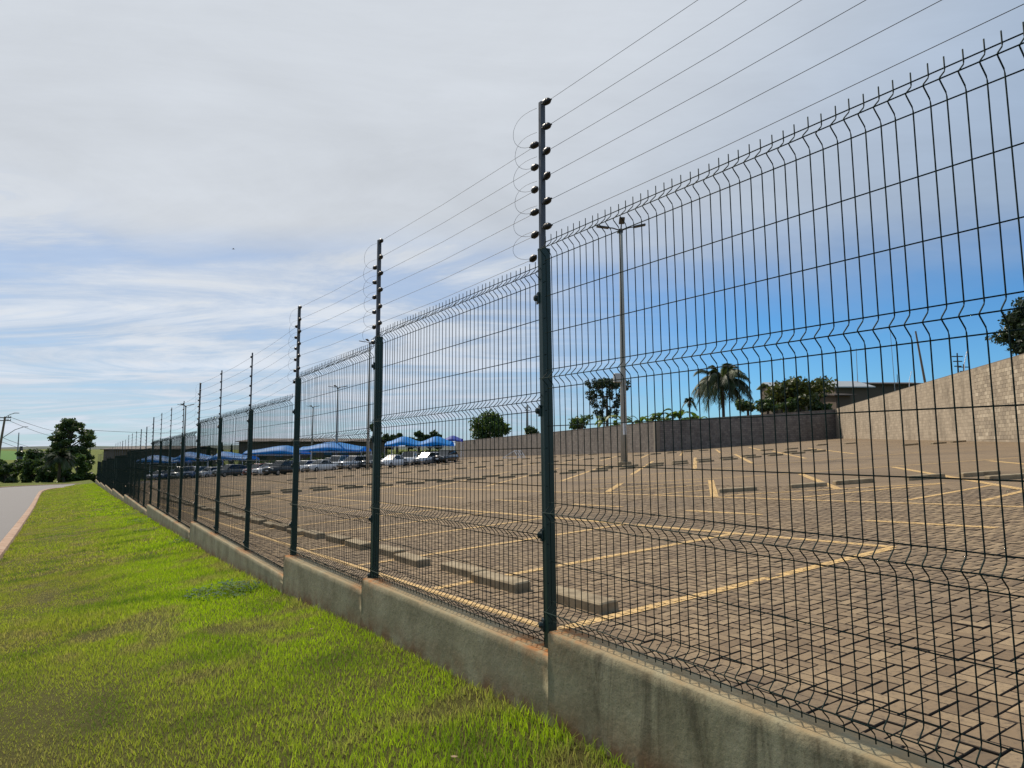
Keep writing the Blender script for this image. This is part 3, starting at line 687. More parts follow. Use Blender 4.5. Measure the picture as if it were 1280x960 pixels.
# electric strands
for i in range(6):
    mb = MB()
    for k in range(-1, KMAX - 1):
        sh = lambda q: 0.028 + (0.048 if q in (-1, 0) else 0.0)
        a_ = FP(k * SP + sh(k) + (0.085 if TYPE.get(k) else 0.02), .018, LZ(k, i)); b_ = FP((k + 1) * SP + sh(k + 1) - (0.085 if TYPE.get(k + 1) else -0.02), .018, RZ(k + 1, i))
        md = [(a_[q] + b_[q]) / 2 for q in range(3)]; md[2] -= 0.012
        mb.tube([a_, md, b_], 0.0014 if k < 3 else 0.0018, 4, False)
    # the bay nearer than the frame
    mb.tube([FP(-2 * SP, .025, RZ(-1, i) + .1), FP(-SP - .01, .018, RZ(-1, i))], 0.0013, 4, False)
    o = mb.build('electric_strand', 'strand')
    tag(o, ['topmost thin electric strand strung over the fence', 'second thin electric strand from the top over the fence', 'third thin electric strand from the top over the fence', 'fourth electric strand from the top, third from the bottom',
            'fifth electric strand from the top, next to the lowest', 'lowest electric strand, just above the mesh panels'][i], 'wire', 'electric strands over the fence')

# ------------------------------------------------------------------ road, kerb
rc = np.array([(-30, -6.9), (0, -6.9), (15, -6.95), (40, -7.4), (60, -7.9), (75, -8.2), (85, -7.6), (93, -5.0), (99, 0.5), (103, 8), (106, 18), (110, 40)])
tq = np.concatenate([np.linspace(rc[a_], rc[a_ + 1], 8, endpoint=False) for a_ in range(len(rc) - 1)] + [rc[-1:]])
for _ in range(6): tq[1:-1] = (tq[:-2] + 2 * tq[1:-1] + tq[2:]) / 4
dv = np.gradient(tq, axis=0); dv /= np.linalg.norm(dv, axis=1)[:, None]; nv = np.stack([-dv[:, 1], dv[:, 0]], -1)   # to the +i side when moving along +t
def strip(name, offs, zoff, mat, kind='structure', parent=None):
    mb = MB(); rings = []
    for q in range(len(tq)):
        r_ = []
        for of, zo in zip(offs, zoff):
            t, i_ = tq[q] + nv[q] * of
            x, y = W2(t, i_); r_.append((x, y, float(gz(np.array(x), np.array(y))) + zo))
        rings.append(r_)
    mb.loft(rings, close=False, caps=False)
    o = mb.build(name, mat, parent)
    if kind: tag(o, kind=kind)
    return o
def strip_flat(name, offs, zoff, mat):
    """like strip but with z taken from the verge profile at the road's own edge so that the road stays level across"""
    mb = MB(); rings = []
    for q in range(len(tq)):
        r_ = []
        zc_ = float(G(tq[q, 0])) - 0.285
        for of, zo in zip(offs, zoff):
            t, i_ = tq[q] + nv[q] * of; x, y = W2(t, i_); r_.append((x, y, zc_ + zo))
        rings.append(r_)
    mb.loft(rings, close=False, caps=False); o = mb.build(name, mat); return tag(o, kind='structure')
strip_flat('road', [3.5, 1.8, 0, -1.8, -3.5], [0.015, 0.05, 0.07, 0.05, 0.015], 'asphalt')
strip_flat('kerb', [3.70, 3.62, 3.54, 3.42, 3.40], [-0.2, 0.03, 0.045, 0.04, -0.1], 'kerb')
strip_flat('far_kerb', [-3.85, -3.70, -3.54, -3.42, -3.40], [-0.15, 0.08, 0.085, 0.07, -0.1], 'kerb')

# ------------------------------------------------------------------ grass
def grass(name, n, t0, t1, i0, i1, hmin, hmax, wd, seed, parent=None):
    r_ = np.random.default_rng(seed)
    t = r_.uniform(t0, t1, n); i = r_.uniform(i0, i1, n)
    bare = vnoise(t * 1.6, i * 1.6 + 11, 21) * .6 + vnoise(t * 4.3, i * 4.3, 22) * .4
    kp = r_.random(n) < np.clip(1.35 - 1.2 * sstep(bare, 0.62, 0.80), 0.3, 1); t, i, bare = t[kp], i[kp], bare[kp]; n = len(t)
    x, y = P1[0] + t * D[0] + i * N[0], P1[1] + t * D[1] + i * N[1]
    z = vergez(t, i) - 0.006
    d = -i
    tall = vnoise(t * .8, i * .8 + 5, 23)
    h = (hmin + (hmax - hmin) * r_.random(n) ** 1.4) * (0.52 + .66 * tall) * (1 + 0.75 * np.exp(-d / 0.12) * (r_.random(n) < .5)) * (1.15 - .35 * sstep(d, .8, 2.6))
    an = r_.uniform(0, 2 * np.pi, n); le = r_.uniform(.15, .75, n) * h; la = r_.uniform(0, 2 * np.pi, n)
    ux, uy = np.cos(an) * wd / 2, np.sin(an) * wd / 2; lx, ly = np.cos(la) * le, np.sin(la) * le
    V_ = np.empty((n, 5, 3))
    V_[:, 0] = np.stack([x - ux, y - uy, z], -1); V_[:, 1] = np.stack([x + ux, y + uy, z], -1)
    V_[:, 2] = np.stack([x + ux * .75 + lx * .35, y + uy * .75 + ly * .35, z + h * .6], -1); V_[:, 3] = np.stack([x - ux * .75 + lx * .35, y - uy * .75 + ly * .35, z + h * .6], -1)
    V_[:, 4] = np.stack([x + lx, y + ly, z + h * .95], -1)
    b = np.arange(n)[:, None] * 5
    F3 = np.concatenate([b + [[0, 1, 2]], b + [[0, 2, 3]], b + [[3, 2, 4]]])
    lime, olive, straw, dark = np.array([.39, .56, .014]), np.array([.37, .41, .045]), np.array([.42, .34, .13]), np.array([.11, .225, .012])
    m = np.clip(sstep(d, .5, 2.3) * .9 + (vnoise(t * .7, i * .9 + 3, 24) - .5) * .8, 0, 1)[:, None]
    c = lime * (1 - m) + olive * m
    q = (np.clip(vnoise(t * 2.1, i * 2.1 + 40, 25) - .55, 0, 1) * 1.8)[:, None]; c = c * (1 - q) + dark * q
    s_ = (np.clip(r_.random(n) - .86, 0, 1) * 6 + sstep(bare, .5, .72) * .6).clip(0, .85)[:, None]; c = c * (1 - s_) + straw * s_
    c = c * r_.uniform(.7, 1.25, (n, 1))
    C_ = np.repeat(c, 5, 0).reshape(n, 5, 3) * np.ones(5)[None, :, None]
    return V_.reshape(-1, 3), F3, C_.reshape(-1, 3)
parts = [grass('a', 105000, -2.6, 4.0, -3.9, -.075, .032, .066, .0045, 1), grass('b', 74000, 4.0, 11, -3.6, -.075, .035, .070, .0075, 2),
         grass('c', 42000, 11, 26, -3.7, -.075, .04, .075, .016, 3), grass('d', 24000, 26, 60, -4.2, -.08, .045, .08, .04, 4), grass('e', 9000, 60, 92, -4.4, -.08, .05, .09, .08, 5)]
Vg, Fg, Cg, off = [], [], [], 0
for v_, f_, c_ in parts: Vg.append(v_); Fg.append(f_ + off); Cg.append(c_); off += len(v_)
o = link('grass', fast_mesh('grass', np.concatenate(Vg), np.concatenate(Fg), 'grass', cattr={'gcol': np.concatenate(Cg)}))
tag(o, 'short green grass of the verge between kerb and wall', 'grass', kind='stuff')
# broad-leaved weeds at the foot of the wall
def weed(t0, i0, rad, n, label, hmax=.12):
    r_ = np.random.default_rng(int(t0 * 100)); V_, F_, T_ = [], [], []
    for q in range(n):
        an, rr = r_.uniform(0, 6.28), rad * math.sqrt(r_.random()); t, i = t0 + 1.3 * rr * math.cos(an), min(i0 + rr * math.sin(an), -.085)
        x, y = W2(t, i); z = float(vergez(t, i)) + r_.uniform(.02, hmax) * (1 - .5 * rr / rad)
        s_ = r_.uniform(.018, .038); a2 = r_.uniform(0, 6.28); d_ = Vector((math.cos(a2), math.sin(a2), r_.uniform(-.3, .4))).normalized(); u = d_.cross(Vector((0, 0, 1))).normalized() * s_ * .55
        c_ = Vector((x, y, z)); b = len(V_)
        V_ += [c_, c_ + d_ * s_ + u, c_ + d_ * s_ * 2, c_ + d_ * s_ - u]; F_.append((b, b + 1, b + 2, b + 3)); T_ += [r_.random()] * 4
    x, y = W2(t0, i0); e = empty('weed_plant', (x, y, float(vergez(t0, i0))), 0, label, 'weed', 'weeds along the wall foot')
    tag(link('leaves', fast_mesh('leaves', np.array(V_) - np.array(e.location), np.array(F_), 'weed', {'tone': T_}), e), kind='stuff')
weed(6.0, -.55, .42, 420, 'dark broad-leaved weed clump beside the third wall step')
weed(12.9, -.2, .22, 120, 'small dark weed tuft at the step below the sixth post', .14)
weed(20.5, -.35, .4, 150, 'dark weed tuft midway along the far wall foot', .16)
weed(24.3, -.25, .45, 170, 'largest dark weed tuft far down the wall foot', .2)
weed(17.0, -.5, .3, 100, 'low dark weed between the sixth post and the far tufts', .12)
def dry(t, i, label, s=.05):
    x, y = W2(t, i); z = float(vergez(t, i)) + .05; mb = MB()
    pts = [(-1, 0, 0), (-.3, .45, .12), (.5, .4, .05), (1, 0, .25), (.5, -.4, .1), (-.3, -.45, .02)]
    a_ = random.uniform(0, 6); mb.quad(*[(x + s * (p[0] * math.cos(a_) - p[1] * math.sin(a_)), y + s * (p[0] * math.sin(a_) + p[1] * math.cos(a_)), z + s * p[2]) for p in pts])
    mb.tube([(x, y, z), (x + s * 1.4 * math.cos(a_), y + s * 1.4 * math.sin(a_), z - .01)], .0015, 4)
    tag(mb.build('dry_leaf', 'leafdry'), label, 'leaf', 'dry leaves on the grass')
dry(2.75, -.42, 'dry curled leaf on the grass near the second wall step', .03)
dry(-.15, -.62, 'pale dry leaf on the bare patch below the nearest post', .02)

# ------------------------------------------------------------------ wheel stops
STOPM = [MB().cham((0, 0, 0.052), (0.45, 0.10, 0.055), 0.014).mesh('wheel_stop', 'stop'), MB().cham((0, 0, 0.050), (0.43, 0.10, 0.053), 0.012).mesh('wheel_stop', 'stop')]
def stop(x, y, rz, label, group, m=0):
    o = link('wheel_stop', STOPM[m]); z = float(lotz(x, y)); o.location = (x, y, z - 0.008)
    ax = Vector((math.cos(rz), math.sin(rz), 0)); ang = rz + random.uniform(-.05, .05); o.scale = (random.uniform(.95, 1.04), random.uniform(.95, 1.05), random.uniform(.88, 1.08))
    o.rotation_euler = (Vector((0, 0, 1)).rotation_difference(slope).to_matrix() @ Matrix.Rotation(ang, 3, 'Z')).to_euler()
    tag(o, label, 'wheel stop', group)
n_ = 0
for k in range(16):
    t = FB0 + FBW * k
    for q in (0.57, 1.87):
        x, y = W2(t + q, 1.80 + random.uniform(-.05, .05))
        stop(x, y, FRZ, f'concrete wheel stop beside the fence, {nth(n_)} from the near end of its row', 'wheel stops along the fence', k % 2); n_ += 1
n_ = 0
for x0 in (4.85, 7.65, 10.6, 13.6):
    for q in (0.62, 2.3):
        stop(x0 + q, 16.85 + random.uniform(-.12, .12), R(1), f'concrete wheel stop in the nearest slanted row, {nth(n_)} from the left', 'wheel stops in the nearest slanted row'); n_ += 1
stop(10.95, 15.4, R(1), 'pale concrete wheel stop set apart in front of the nearest slanted row', 'wheel stops in the nearest slanted row')
for row, dy in (('front', 0.0), ('back', 2.3)):
    n_ = 0
    for j in range(-5, 6):
        x0 = 0.6 + 2.9 * j + 0.265 * dy
        for q in (0.62, 2.05):
            x = x0 + q; stop(x, rowY(x) + dy * (1 if dy == 0 else 1), R(2 if x < 4 else 14), f'concrete wheel stop in the {row} line of the middle double row, {nth(n_)} from the left', 'wheel stops in the middle double row', n_ % 2); n_ += 1
n_ = 0
for j in range(-6, 6):
    x0 = -0.2 + 2.9 * j
    for q in (0.62, 2.05):
        x = x0 + q; stop(x, 54 + 0.28 * max(0, x + 3), R(0 if x < -3 else 12), f'far concrete wheel stop beyond the lamp pole, {nth(n_)} from the left', 'wheel stops in the far row'); n_ += 1
n_ = 0
for j in range(-6, 4):
    for q in (0.62, 2.05):
        x = -2.0 + 2.9 * j + q; stop(x, 75.5 + random.uniform(-.2, .2), R(0), f'concrete wheel stop in the row before the parked cars, {nth(n_)} from the left', 'wheel stops in the last row'); n_ += 1
for n_, (x, y) in enumerate(((17.6, 48.0), (19.0, 47.2), (22.6, 39.4), (23.9, 38.9), (25.2, 39.2), (24.6, 50.5), (23.0, 51.5))):
    stop(x, y, R(12), f'concrete wheel stop near the beige block wall, {nth(n_)} of the scattered ones there', 'wheel stops near the block wall')

# ------------------------------------------------------------------ block walls
def wallface(name, pts, thick, mat, label):
    """pts: (x, y, ztop); a wall of real thickness with UVs in metres"""
    e = empty(name, (pts[0][0], pts[0][1], float(lotz(pts[0][0], pts[0][1]))), 0, label, 'wall')
    V_, F_, UV = [], [], []; s_ = 0
    for a_, b_ in zip(pts, pts[1:]):
        L_ = math.dist(a_[:2], b_[:2]); d_ = Vector((b_[0] - a_[0], b_[1] - a_[1], 0)).normalized(); nn = Vector((-d_.y, d_.x, 0)) * thick
        c = [Vector((a_[0], a_[1], float(lotz(*a_[:2])) - .4)), Vector((b_[0], b_[1], float(lotz(*b_[:2])) - .4)), Vector(b_), Vector(a_)]
        bk = [q + nn for q in c]
        i = len(V_); V_ += c + bk
        F_ += [(i, i + 1, i + 2, i + 3), (i + 5, i + 4, i + 7, i + 6), (i + 3, i + 2, i + 6, i + 7), (i + 1, i + 5, i + 6, i + 2), (i + 4, i, i + 3, i + 7)]
        UV.append((s_, s_ + L_)); s_ += L_
    me = bpy.data.meshes.new('wall_body'); me.from_pydata([tuple(v - Vector(e.location)) for v in V_], [], F_); me.materials.append(M[mat])
    uv = me.uv_layers.new(name='UVMap'); li = 0
    for p in me.polygons:
        g_ = p.index // 5; s0, s1 = UV[g_]
        for l_ in p.loop_indices:
            v = me.loops[l_].vertex_index % 8; z = V_[me.loops[l_].vertex_index].z
            uv.data[l_].uv = (s0 if v in (0, 3, 4, 7) else s1, z)
    o = link('wall_body', me, e)
    # coping along the top
    mb = MB()
    for a_, b_ in zip(pts, pts[1:]):
        d_ = Vector(b_) - Vector(a_); nn = Vector((-d_.y, d_.x, 0)).normalized()
        r0 = [Vector(a_) + nn * u + Vector((0, 0, v)) - Vector(e.location) for u, v in ((-.02, .002), (thick + .02, .002), (thick + .02, .05), (-.02, .05))]
        mb.loft([r0, [q + d_ for q in r0]])
    mb.build('coping', 'mortar', e)
    return e
RW = [(34.7, 74.3, 4.05), (24.6, 33.3, 4.42), (16.2, -0.8, 4.75)]
rwall = wallface('block_wall', [RW[2], RW[1], RW[0]], -0.16, 'blk_right', 'tall sunlit beige block wall along the right side of the lot')
# blocks proud of the mortar where they show largest (near the right edge)
d_ = Vector((RW[0][0] - RW[1][0], RW[0][1] - RW[1][1], 0)); LR = d_.length; d_.normalize(); nL = Vector((-d_.y, d_.x, 0))
bm_ = MB().cham((0, 0, 0), (.193, .011, .093), .006).mesh('block', 'block'); cnt = 0
azr = math.atan2(d_.y, d_.x); c_n = 0
colst = 0
while c_n < 300 and colst < 60:
    s0 = -0.6 + 0.4 * colst
    for rr in range(26):
        s1 = s0 + (0.2 if rr % 2 else 0); x, y = RW[1][0] + d_.x * s1, RW[1][1] + d_.y * s1
        zz_ = math.floor(float(lotz(x, y)) / .2) * .2 + .1 + .2 * rr
        if zz_ + .1 > 4.42 - 0.009 * s1 - .02 or zz_ - .1 < float(lotz(x, y)) - .05: continue
        if c_n >= 300: break
        o = link('block', bm_, rwall); o.location = Vector((x, y, zz_)) + nL * 0.006 - Vector(rwall.location); o.rotation_euler.z = azr; c_n += 1
    colst += 1
dwall = wallface('block_wall', [(14.0, 67.0, 2.42), (20.9, 69.4, 2.95), (27.8, 71.8, 3.45), (34.85, 74.28, 4.0)], 0.2, 'blk_shaded', 'shade-darkened block wall across the back of the lot')
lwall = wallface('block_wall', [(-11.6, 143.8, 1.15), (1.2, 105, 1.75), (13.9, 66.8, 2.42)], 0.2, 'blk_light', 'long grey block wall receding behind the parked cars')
mb = MB().box((13.95 - lwall.location.x, 66.85 - lwall.location.y, .85 - lwall.location.z), (.25, .25, 1.62)); mb.build('pillar', 'mortar', lwall)

# ------------------------------------------------------------------ lamp poles in the lot
def lamp_pole(x, y, h, label, r0=.19, r1=.085, box=False, full=True):
    z = float(lotz(x, y)); e = empty('lamp_pole', (x, y, z), 0, label, 'lamp pole', 'tall lamp poles of the lot')
    MB().tube([(0, 0, -.3), (0, 0, h * .3), (0, 0, h * .65), (0, 0, h)], [r0, r0 * .82, (r0 + r1) / 2 * .95, r1], 14).build('shaft', 'pconc', e, True)
    for k in range(4):
        a_ = R(-6 + 90 * k); c_, s_ = math.cos(a_), math.sin(a_)
        arm = MB().tube([(0, 0, h - .1), (.45 * c_, .45 * s_, h + .06), (.75 * c_, .75 * s_, h + .10)], .035, 6).build('arm', 'lumin', e)
        rot = Matrix.Rotation(a_, 3, 'Z') @ Matrix.Rotation(R(-10), 3, 'Y')
        MB().cham((1.0 * c_, 1.0 * s_, h + .14), (.34, .15, .035), .02, rot).build('lamp_head', 'lumin', arm)
    MB().box((0, 0, h - .12), (.10, .10, .10)).build('collar', 'lumin', e)
    if box:
        b = MB().cham((-.34, -.08, 4.75), (.19, .16, .24), .04).build('junction_box', 'boxgrey', e); MB().box((-.34, -.245, 4.75), (.15, .006, .19)).build('lid', 'boxgrey', b)
        MB().tube([(-.4, -.1, 4.5), (-.4, -.1, 4.3)], .03, 6).tube([(.2, -.05, 4.3), (.42, -.05, 4.28)], .05, 6).build('bracket', 'lumin', e)
        MB().box((.01, -.17, 2.0), (.085, .035, .32)).build('white_plate', 'whitemetal', e)
        MB().cham((0, 0, .12), (.34, .34, .14), .04).build('footing', 'stop', e)
lamp_pole(6.0, 37.2, 13.0, 'tall concrete lamp pole with four heads rising behind the nearest panel', box=True)
lamp_pole(-17.2, 83.0, 15.2, 'lamp pole in front of the parked cars beside the second fence post')
lamp_pole(-24.5, 97, 11.4, 'lamp pole behind the blue canopies, left of the second fence post')
lamp_pole(-38, 132, 11.6, 'smallest lamp pole rising beyond the blue canopies')
lamp_pole(-50.5, 107, 11.2, 'lamp pole at the left between the fifth and sixth fence posts')

# ------------------------------------------------------------------ parked cars
def carprof(kind):
    if kind == 'suv': return dict(L=4.45, Wd=1.84, belt=1.02, roof=1.66, hood=.98, hx=.27, rx=.44, bx=.93, ride=.24)
    if kind == 'pickup': return dict(L=5.0, Wd=1.86, belt=1.05, roof=1.72, hood=1.02, hx=.27, rx=.40, bx=.66, ride=.28)
    if kind == 'van': return dict(L=4.3, Wd=1.8, belt=1.05, roof=1.85, hood=1.0, hx=.20, rx=.36, bx=.99, ride=.2)
    if kind == 'hatch': return dict(L=3.9, Wd=1.70, belt=.90, roof=1.49, hood=.86, hx=.25, rx=.44, bx=.95, ride=.19)
    return dict(L=4.4, Wd=1.74, belt=.90, roof=1.46, hood=.84, hx=.27, rx=.46, bx=.80, ride=.18)
CM = {}
def car(x, y, heading, kind, mat, label):
    """heading: direction of the nose in degrees, 0 = +x"""
    z = float(lotz(x, y)); e = empty('parked_car', (x, y, z), R(heading), label, 'car', 'cars parked in the far lot')
    key = (kind, mat)
    if key not in CM:
        p = carprof(kind); L_, Wd = p['L'], p['Wd'] / 2; nose = L_ / 2; parts = []
        X_ = lambda f: nose - f * L_
        def ring(x_, zl, zu, hw, tuck):
            return [(x_, -hw * .92, zl), (x_, -hw, zl + .12), (x_, -hw, (zl + zu) / 2), (x_, -hw * tuck, zu), (x_, hw * tuck, zu), (x_, hw, (zl + zu) / 2), (x_, hw, zl + .12), (x_, hw * .92, zl)]
        rd, be, ho = p['ride'], p['belt'], p['hood']
        tail = be - (.02 if kind in ('sedan', 'pickup') else 0)
        rs = [ring(X_(0), rd + .14, ho - .24, Wd * .80, .92), ring(X_(.015), rd + .05, ho - .12, Wd * .90, .92), ring(X_(.06), rd, ho - .04, Wd * .98, .9), ring(X_(.16), rd, ho, Wd, .9), ring(X_(p['hx']), rd, be, Wd, .93),
              ring(X_(.6), rd, be + .02, Wd, .93), ring(X_(.93), rd, tail + .02, Wd * .98, .93), ring(X_(.985), rd + .05, tail - .05, Wd * .92, .93), ring(X_(1), rd + .15, tail - .14, Wd * .85, .93)]
        parts.append(('body', MB().loft(rs).mesh('body', mat, True), None))
        # glasshouse
        wb, wr = Wd * .90, Wd * .72; rz_ = p['roof']
        fx0, fx1, bx1, bx0 = X_(p['hx'] - .01), X_(p['rx']), X_(p['bx'] - (.16 if kind == 'sedan' else .08 if kind != 'van' else .04)), X_(p['bx'] + .04 if p['bx'] < .95 else .985)
        gh = MB(); b = be - .01
        lo = [(fx0, -wb * .93, b), (fx0, wb * .93, b), (bx0, wb * .95, b + .03), (bx0, -wb * .95, b + .03)]; hi = [(fx1, -wr, rz_ - .04), (fx1, wr, rz_ - .04), (bx1, wr, rz_ - .06), (bx1, -wr, rz_ - .06)]
        gh.loft([lo, hi], caps=False); parts.append(('window_glass', gh.mesh('window_glass', 'carglass'), None))
        rf = MB(); g_ = .03
        rf.loft([[(fx1 + g_, -wr - .015, rz_ - .055), (fx1 + g_, wr + .015, rz_ - .055), (bx1 - g_, wr + .015, rz_ - .075), (bx1 - g_, -wr - .015, rz_ - .075)],
                 [(fx1 - .12, -wr * .9, rz_), (fx1 - .12, wr * .9, rz_), (bx1 + .15, wr * .9, rz_ - .01), (bx1 + .15, -wr * .9, rz_ - .01)]])
        parts.append(('roof', rf.mesh('roof', mat), None))
        for s_ in (-1, 1):
            for (xa, za), (xb, zb_) in ((((fx0), b), ((fx1), rz_ - .05)), ((X_((p['rx'] + p['bx']) / 2 + .03), be), (X_((p['rx'] + p['bx']) / 2), rz_ - .05)), ((bx0, b), (bx1, rz_ - .06))):
                parts.append(('pillar', MB().tube([(xa, s_ * wb * .96, za), (xb, s_ * (wr + .005), zb_)], .035, 4).mesh('pillar', mat), None))
            parts.append(('mirror', MB().cham((fx0 - .25, s_ * (Wd + .08), be + .06), (.07, .10, .07), .03).mesh('mirror', mat), None))
            parts.append(('headlight', MB().cham((X_(.022), s_ * Wd * .66, ho - .20), (.07, .20, .075), .03).mesh('headlight', 'lamp'), None))
            parts.append(('tail_light', MB().cham((X_(.985), s_ * Wd * .74, tail - .14), (.05, .13, .10), .02).mesh('tail_light', 'tail'), None))
            for wx in (.175, .80):
                r_ = .33 if kind in ('suv', 'pickup') else .30
                ty = MB().tube([(X_(wx), s_ * (Wd - .21), r_), (X_(wx), s_ * (Wd - .19), r_), (X_(wx), s_ * (Wd - .01), r_), (X_(wx), s_ * (Wd + .012), r_)], [r_ * .9, r_, r_, r_ * .88], 16).mesh('wheel', 'tyre')
                rm = MB().tube([(X_(wx), s_ * (Wd + .008), r_), (X_(wx), s_ * (Wd + .022), r_)], [r_ * .66, r_ * .58], 12).mesh('rim', 'rim')
                parts.append(('wheel', ty, rm))
        parts.append(('grille', MB().cham((X_(.006), 0, ho - .30), (.035, Wd * .42, .085), .02).mesh('grille', 'blackplastic'), None))
        parts.append(('bumper_intake', MB().box((X_(.006), 0, rd + .17), (.04, Wd * .62, .06)).mesh('bumper_intake', 'blackplastic'), None))
        parts.append(('number_plate', MB().box((X_(-.004), 0, rd + .33), (.012, .2, .065)).mesh('number_plate', 'plate'), None))
        CM[key] = parts
    for nm, me, sub in CM[key]:
        o = link(nm, me, e)
        if sub: link('rim', sub, o)
M['car_white'] = paint('car_white', (0.72, 0.72, 0.72), 0.0); M['car_silver'] = paint('car_silver', (0.42, 0.43, 0.45), 0.6); M['car_black'] = paint('car_black', (0.012, 0.013, 0.016), 0.2)
M['car_grey'] = paint('car_grey', (0.10, 0.105, 0.11), 0.5); M['car_red'] = paint('car_red', (0.22, 0.012, 0.014), 0.1); M['car_blue'] = paint('car_blue', (0.05, 0.11, 0.25), 0.3)
def cg(px, Y): return (px - 640) / 865 * Y
CARS = [  # image column, distance, heading, kind, paint, label
    (557, 86.5, 250, 'suv', 'car_black', 'black sport utility car beside the end of the grey block wall'),
    (535, 85, 238, 'hatch', 'car_silver', 'silver hatchback with dark flank, next left of the black car by the wall'),
    (513, 86.5, 262, 'pickup', 'car_white', 'white pickup parked between the silver hatchback and the white sedan under the right canopy'),
    (492, 83.5, 242, 'sedan', 'car_white', 'white sedan just right of the second fence post'),
    (463, 88, 265, 'suv', 'car_grey', 'dark grey car half hidden behind the second fence post'),
    (444, 86.5, 236, 'suv', 'car_silver', 'tall silver sport utility car in front of the lamp pole'),
    (424, 94, 255, 'van', 'car_white', 'white van parked behind the silver sport utility car'),
    (403, 88, 236, 'sedan', 'car_white', 'long white sedan below the large middle canopy'),
    (383, 90, 245, 'hatch', 'car_white', 'white hatchback right beside the third fence post'),
    (354, 81, 244, 'suv', 'car_black', 'black car standing nearest of the left group of cars'),
    (340, 86, 240, 'sedan', 'car_white', 'white sedan partly behind the nearest black car'),
    (325, 90, 244, 'hatch', 'car_red', 'dark red hatchback right of the fourth fence post'),
    (302, 98, 248, 'sedan', 'car_grey', 'grey sedan behind the fourth fence post'),
    (290, 96, 238, 'suv', 'car_grey', 'dark car with bright bonnet between the fourth and fifth fence posts'),
    (266, 103, 242, 'hatch', 'car_white', 'white hatchback behind the fifth fence post'),
    (250, 105, 256, 'suv', 'car_blue', 'dark blue sport utility car just left of the fifth fence post'),
    (231, 106, 262, 'van', 'car_silver', 'pale grey van between the sixth and seventh fence posts'),
    (217, 110, 250, 'sedan', 'car_blue', 'blue sedan next left of the pale grey van'),
    (203, 113, 250, 'sedan', 'car_silver', 'leftmost silver sedan seen through the far fence panels'),
]
for pxc, Yc, hd, kind, mt, lab in CARS: car(cg(pxc, Yc), Yc, hd, kind, mt, lab)
for n_, (pxc, Yc, kind, mt) in enumerate(((545, 99, 'sedan', 'car_grey'), (520, 100, 'hatch', 'car_black'), (436, 104, 'sedan', 'car_black'), (414, 105, 'suv', 'car_grey'), (394, 105, 'hatch', 'car_black'), (365, 106, 'sedan', 'car_grey'), (316, 112, 'sedan', 'car_black'), (280, 118, 'hatch', 'car_grey'))):
    car(cg(pxc, Yc), Yc, 250, kind, mt, f'shaded dark car in the back line under the blue canopies, {nth(n_)} from the right')

def leaves(clumps, n, size, seed, flat=.25, elong=1.6):
    """clumps: (cx, cy, cz, rx, ry, rz); leaf faces spread towards each clump's surface"""
    r_ = np.random.default_rng(seed); c = np.array(clumps, float); vol = (c[:, 3] * c[:, 4] * c[:, 5]) ** .67; pick = r_.choice(len(c), n, p=vol / vol.sum()); c = c[pick]
    d = r_.normal(size=(n, 3)); d /= np.linalg.norm(d, axis=1)[:, None]; rad = r_.random(n) ** .42 * r_.uniform(.75, 1.12, n)
    p = c[:, :3] + d * c[:, 3:] * rad[:, None]
    nrm = d * .6 + r_.normal(size=(n, 3)) * .8; nrm /= np.linalg.norm(nrm, axis=1)[:, None]
    a_ = np.cross(nrm, r_.normal(size=(n, 3))); a_ /= np.linalg.norm(a_, axis=1)[:, None]; b_ = np.cross(nrm, a_)
    s_ = (size * r_.uniform(.55, 1.35, n))[:, None]
    V_ = np.stack([p - a_ * s_ * elong / 2, p - b_ * s_ * .5 + a_ * s_ * .1, p + a_ * s_ * elong / 2, p + b_ * s_ * .5 + a_ * s_ * .1], 1).reshape(-1, 3)
    F_ = np.arange(4 * n).reshape(n, 4)
    tone = np.repeat(np.clip(r_.normal(.45, .22, n) + r_.normal(0, .12, c.shape[0]), 0, 1), 4)
    return V_, F_, tone
def crown(e, clumps, n, size, seed, mat, name='crown'):
    V_, F_, t = leaves(clumps, n, size, seed); return link(name, fast_mesh(name, V_, F_, mat, {'tone': t}), e)
def base_z(x, y): return float(gz(np.array(float(x)), np.array(float(y))))
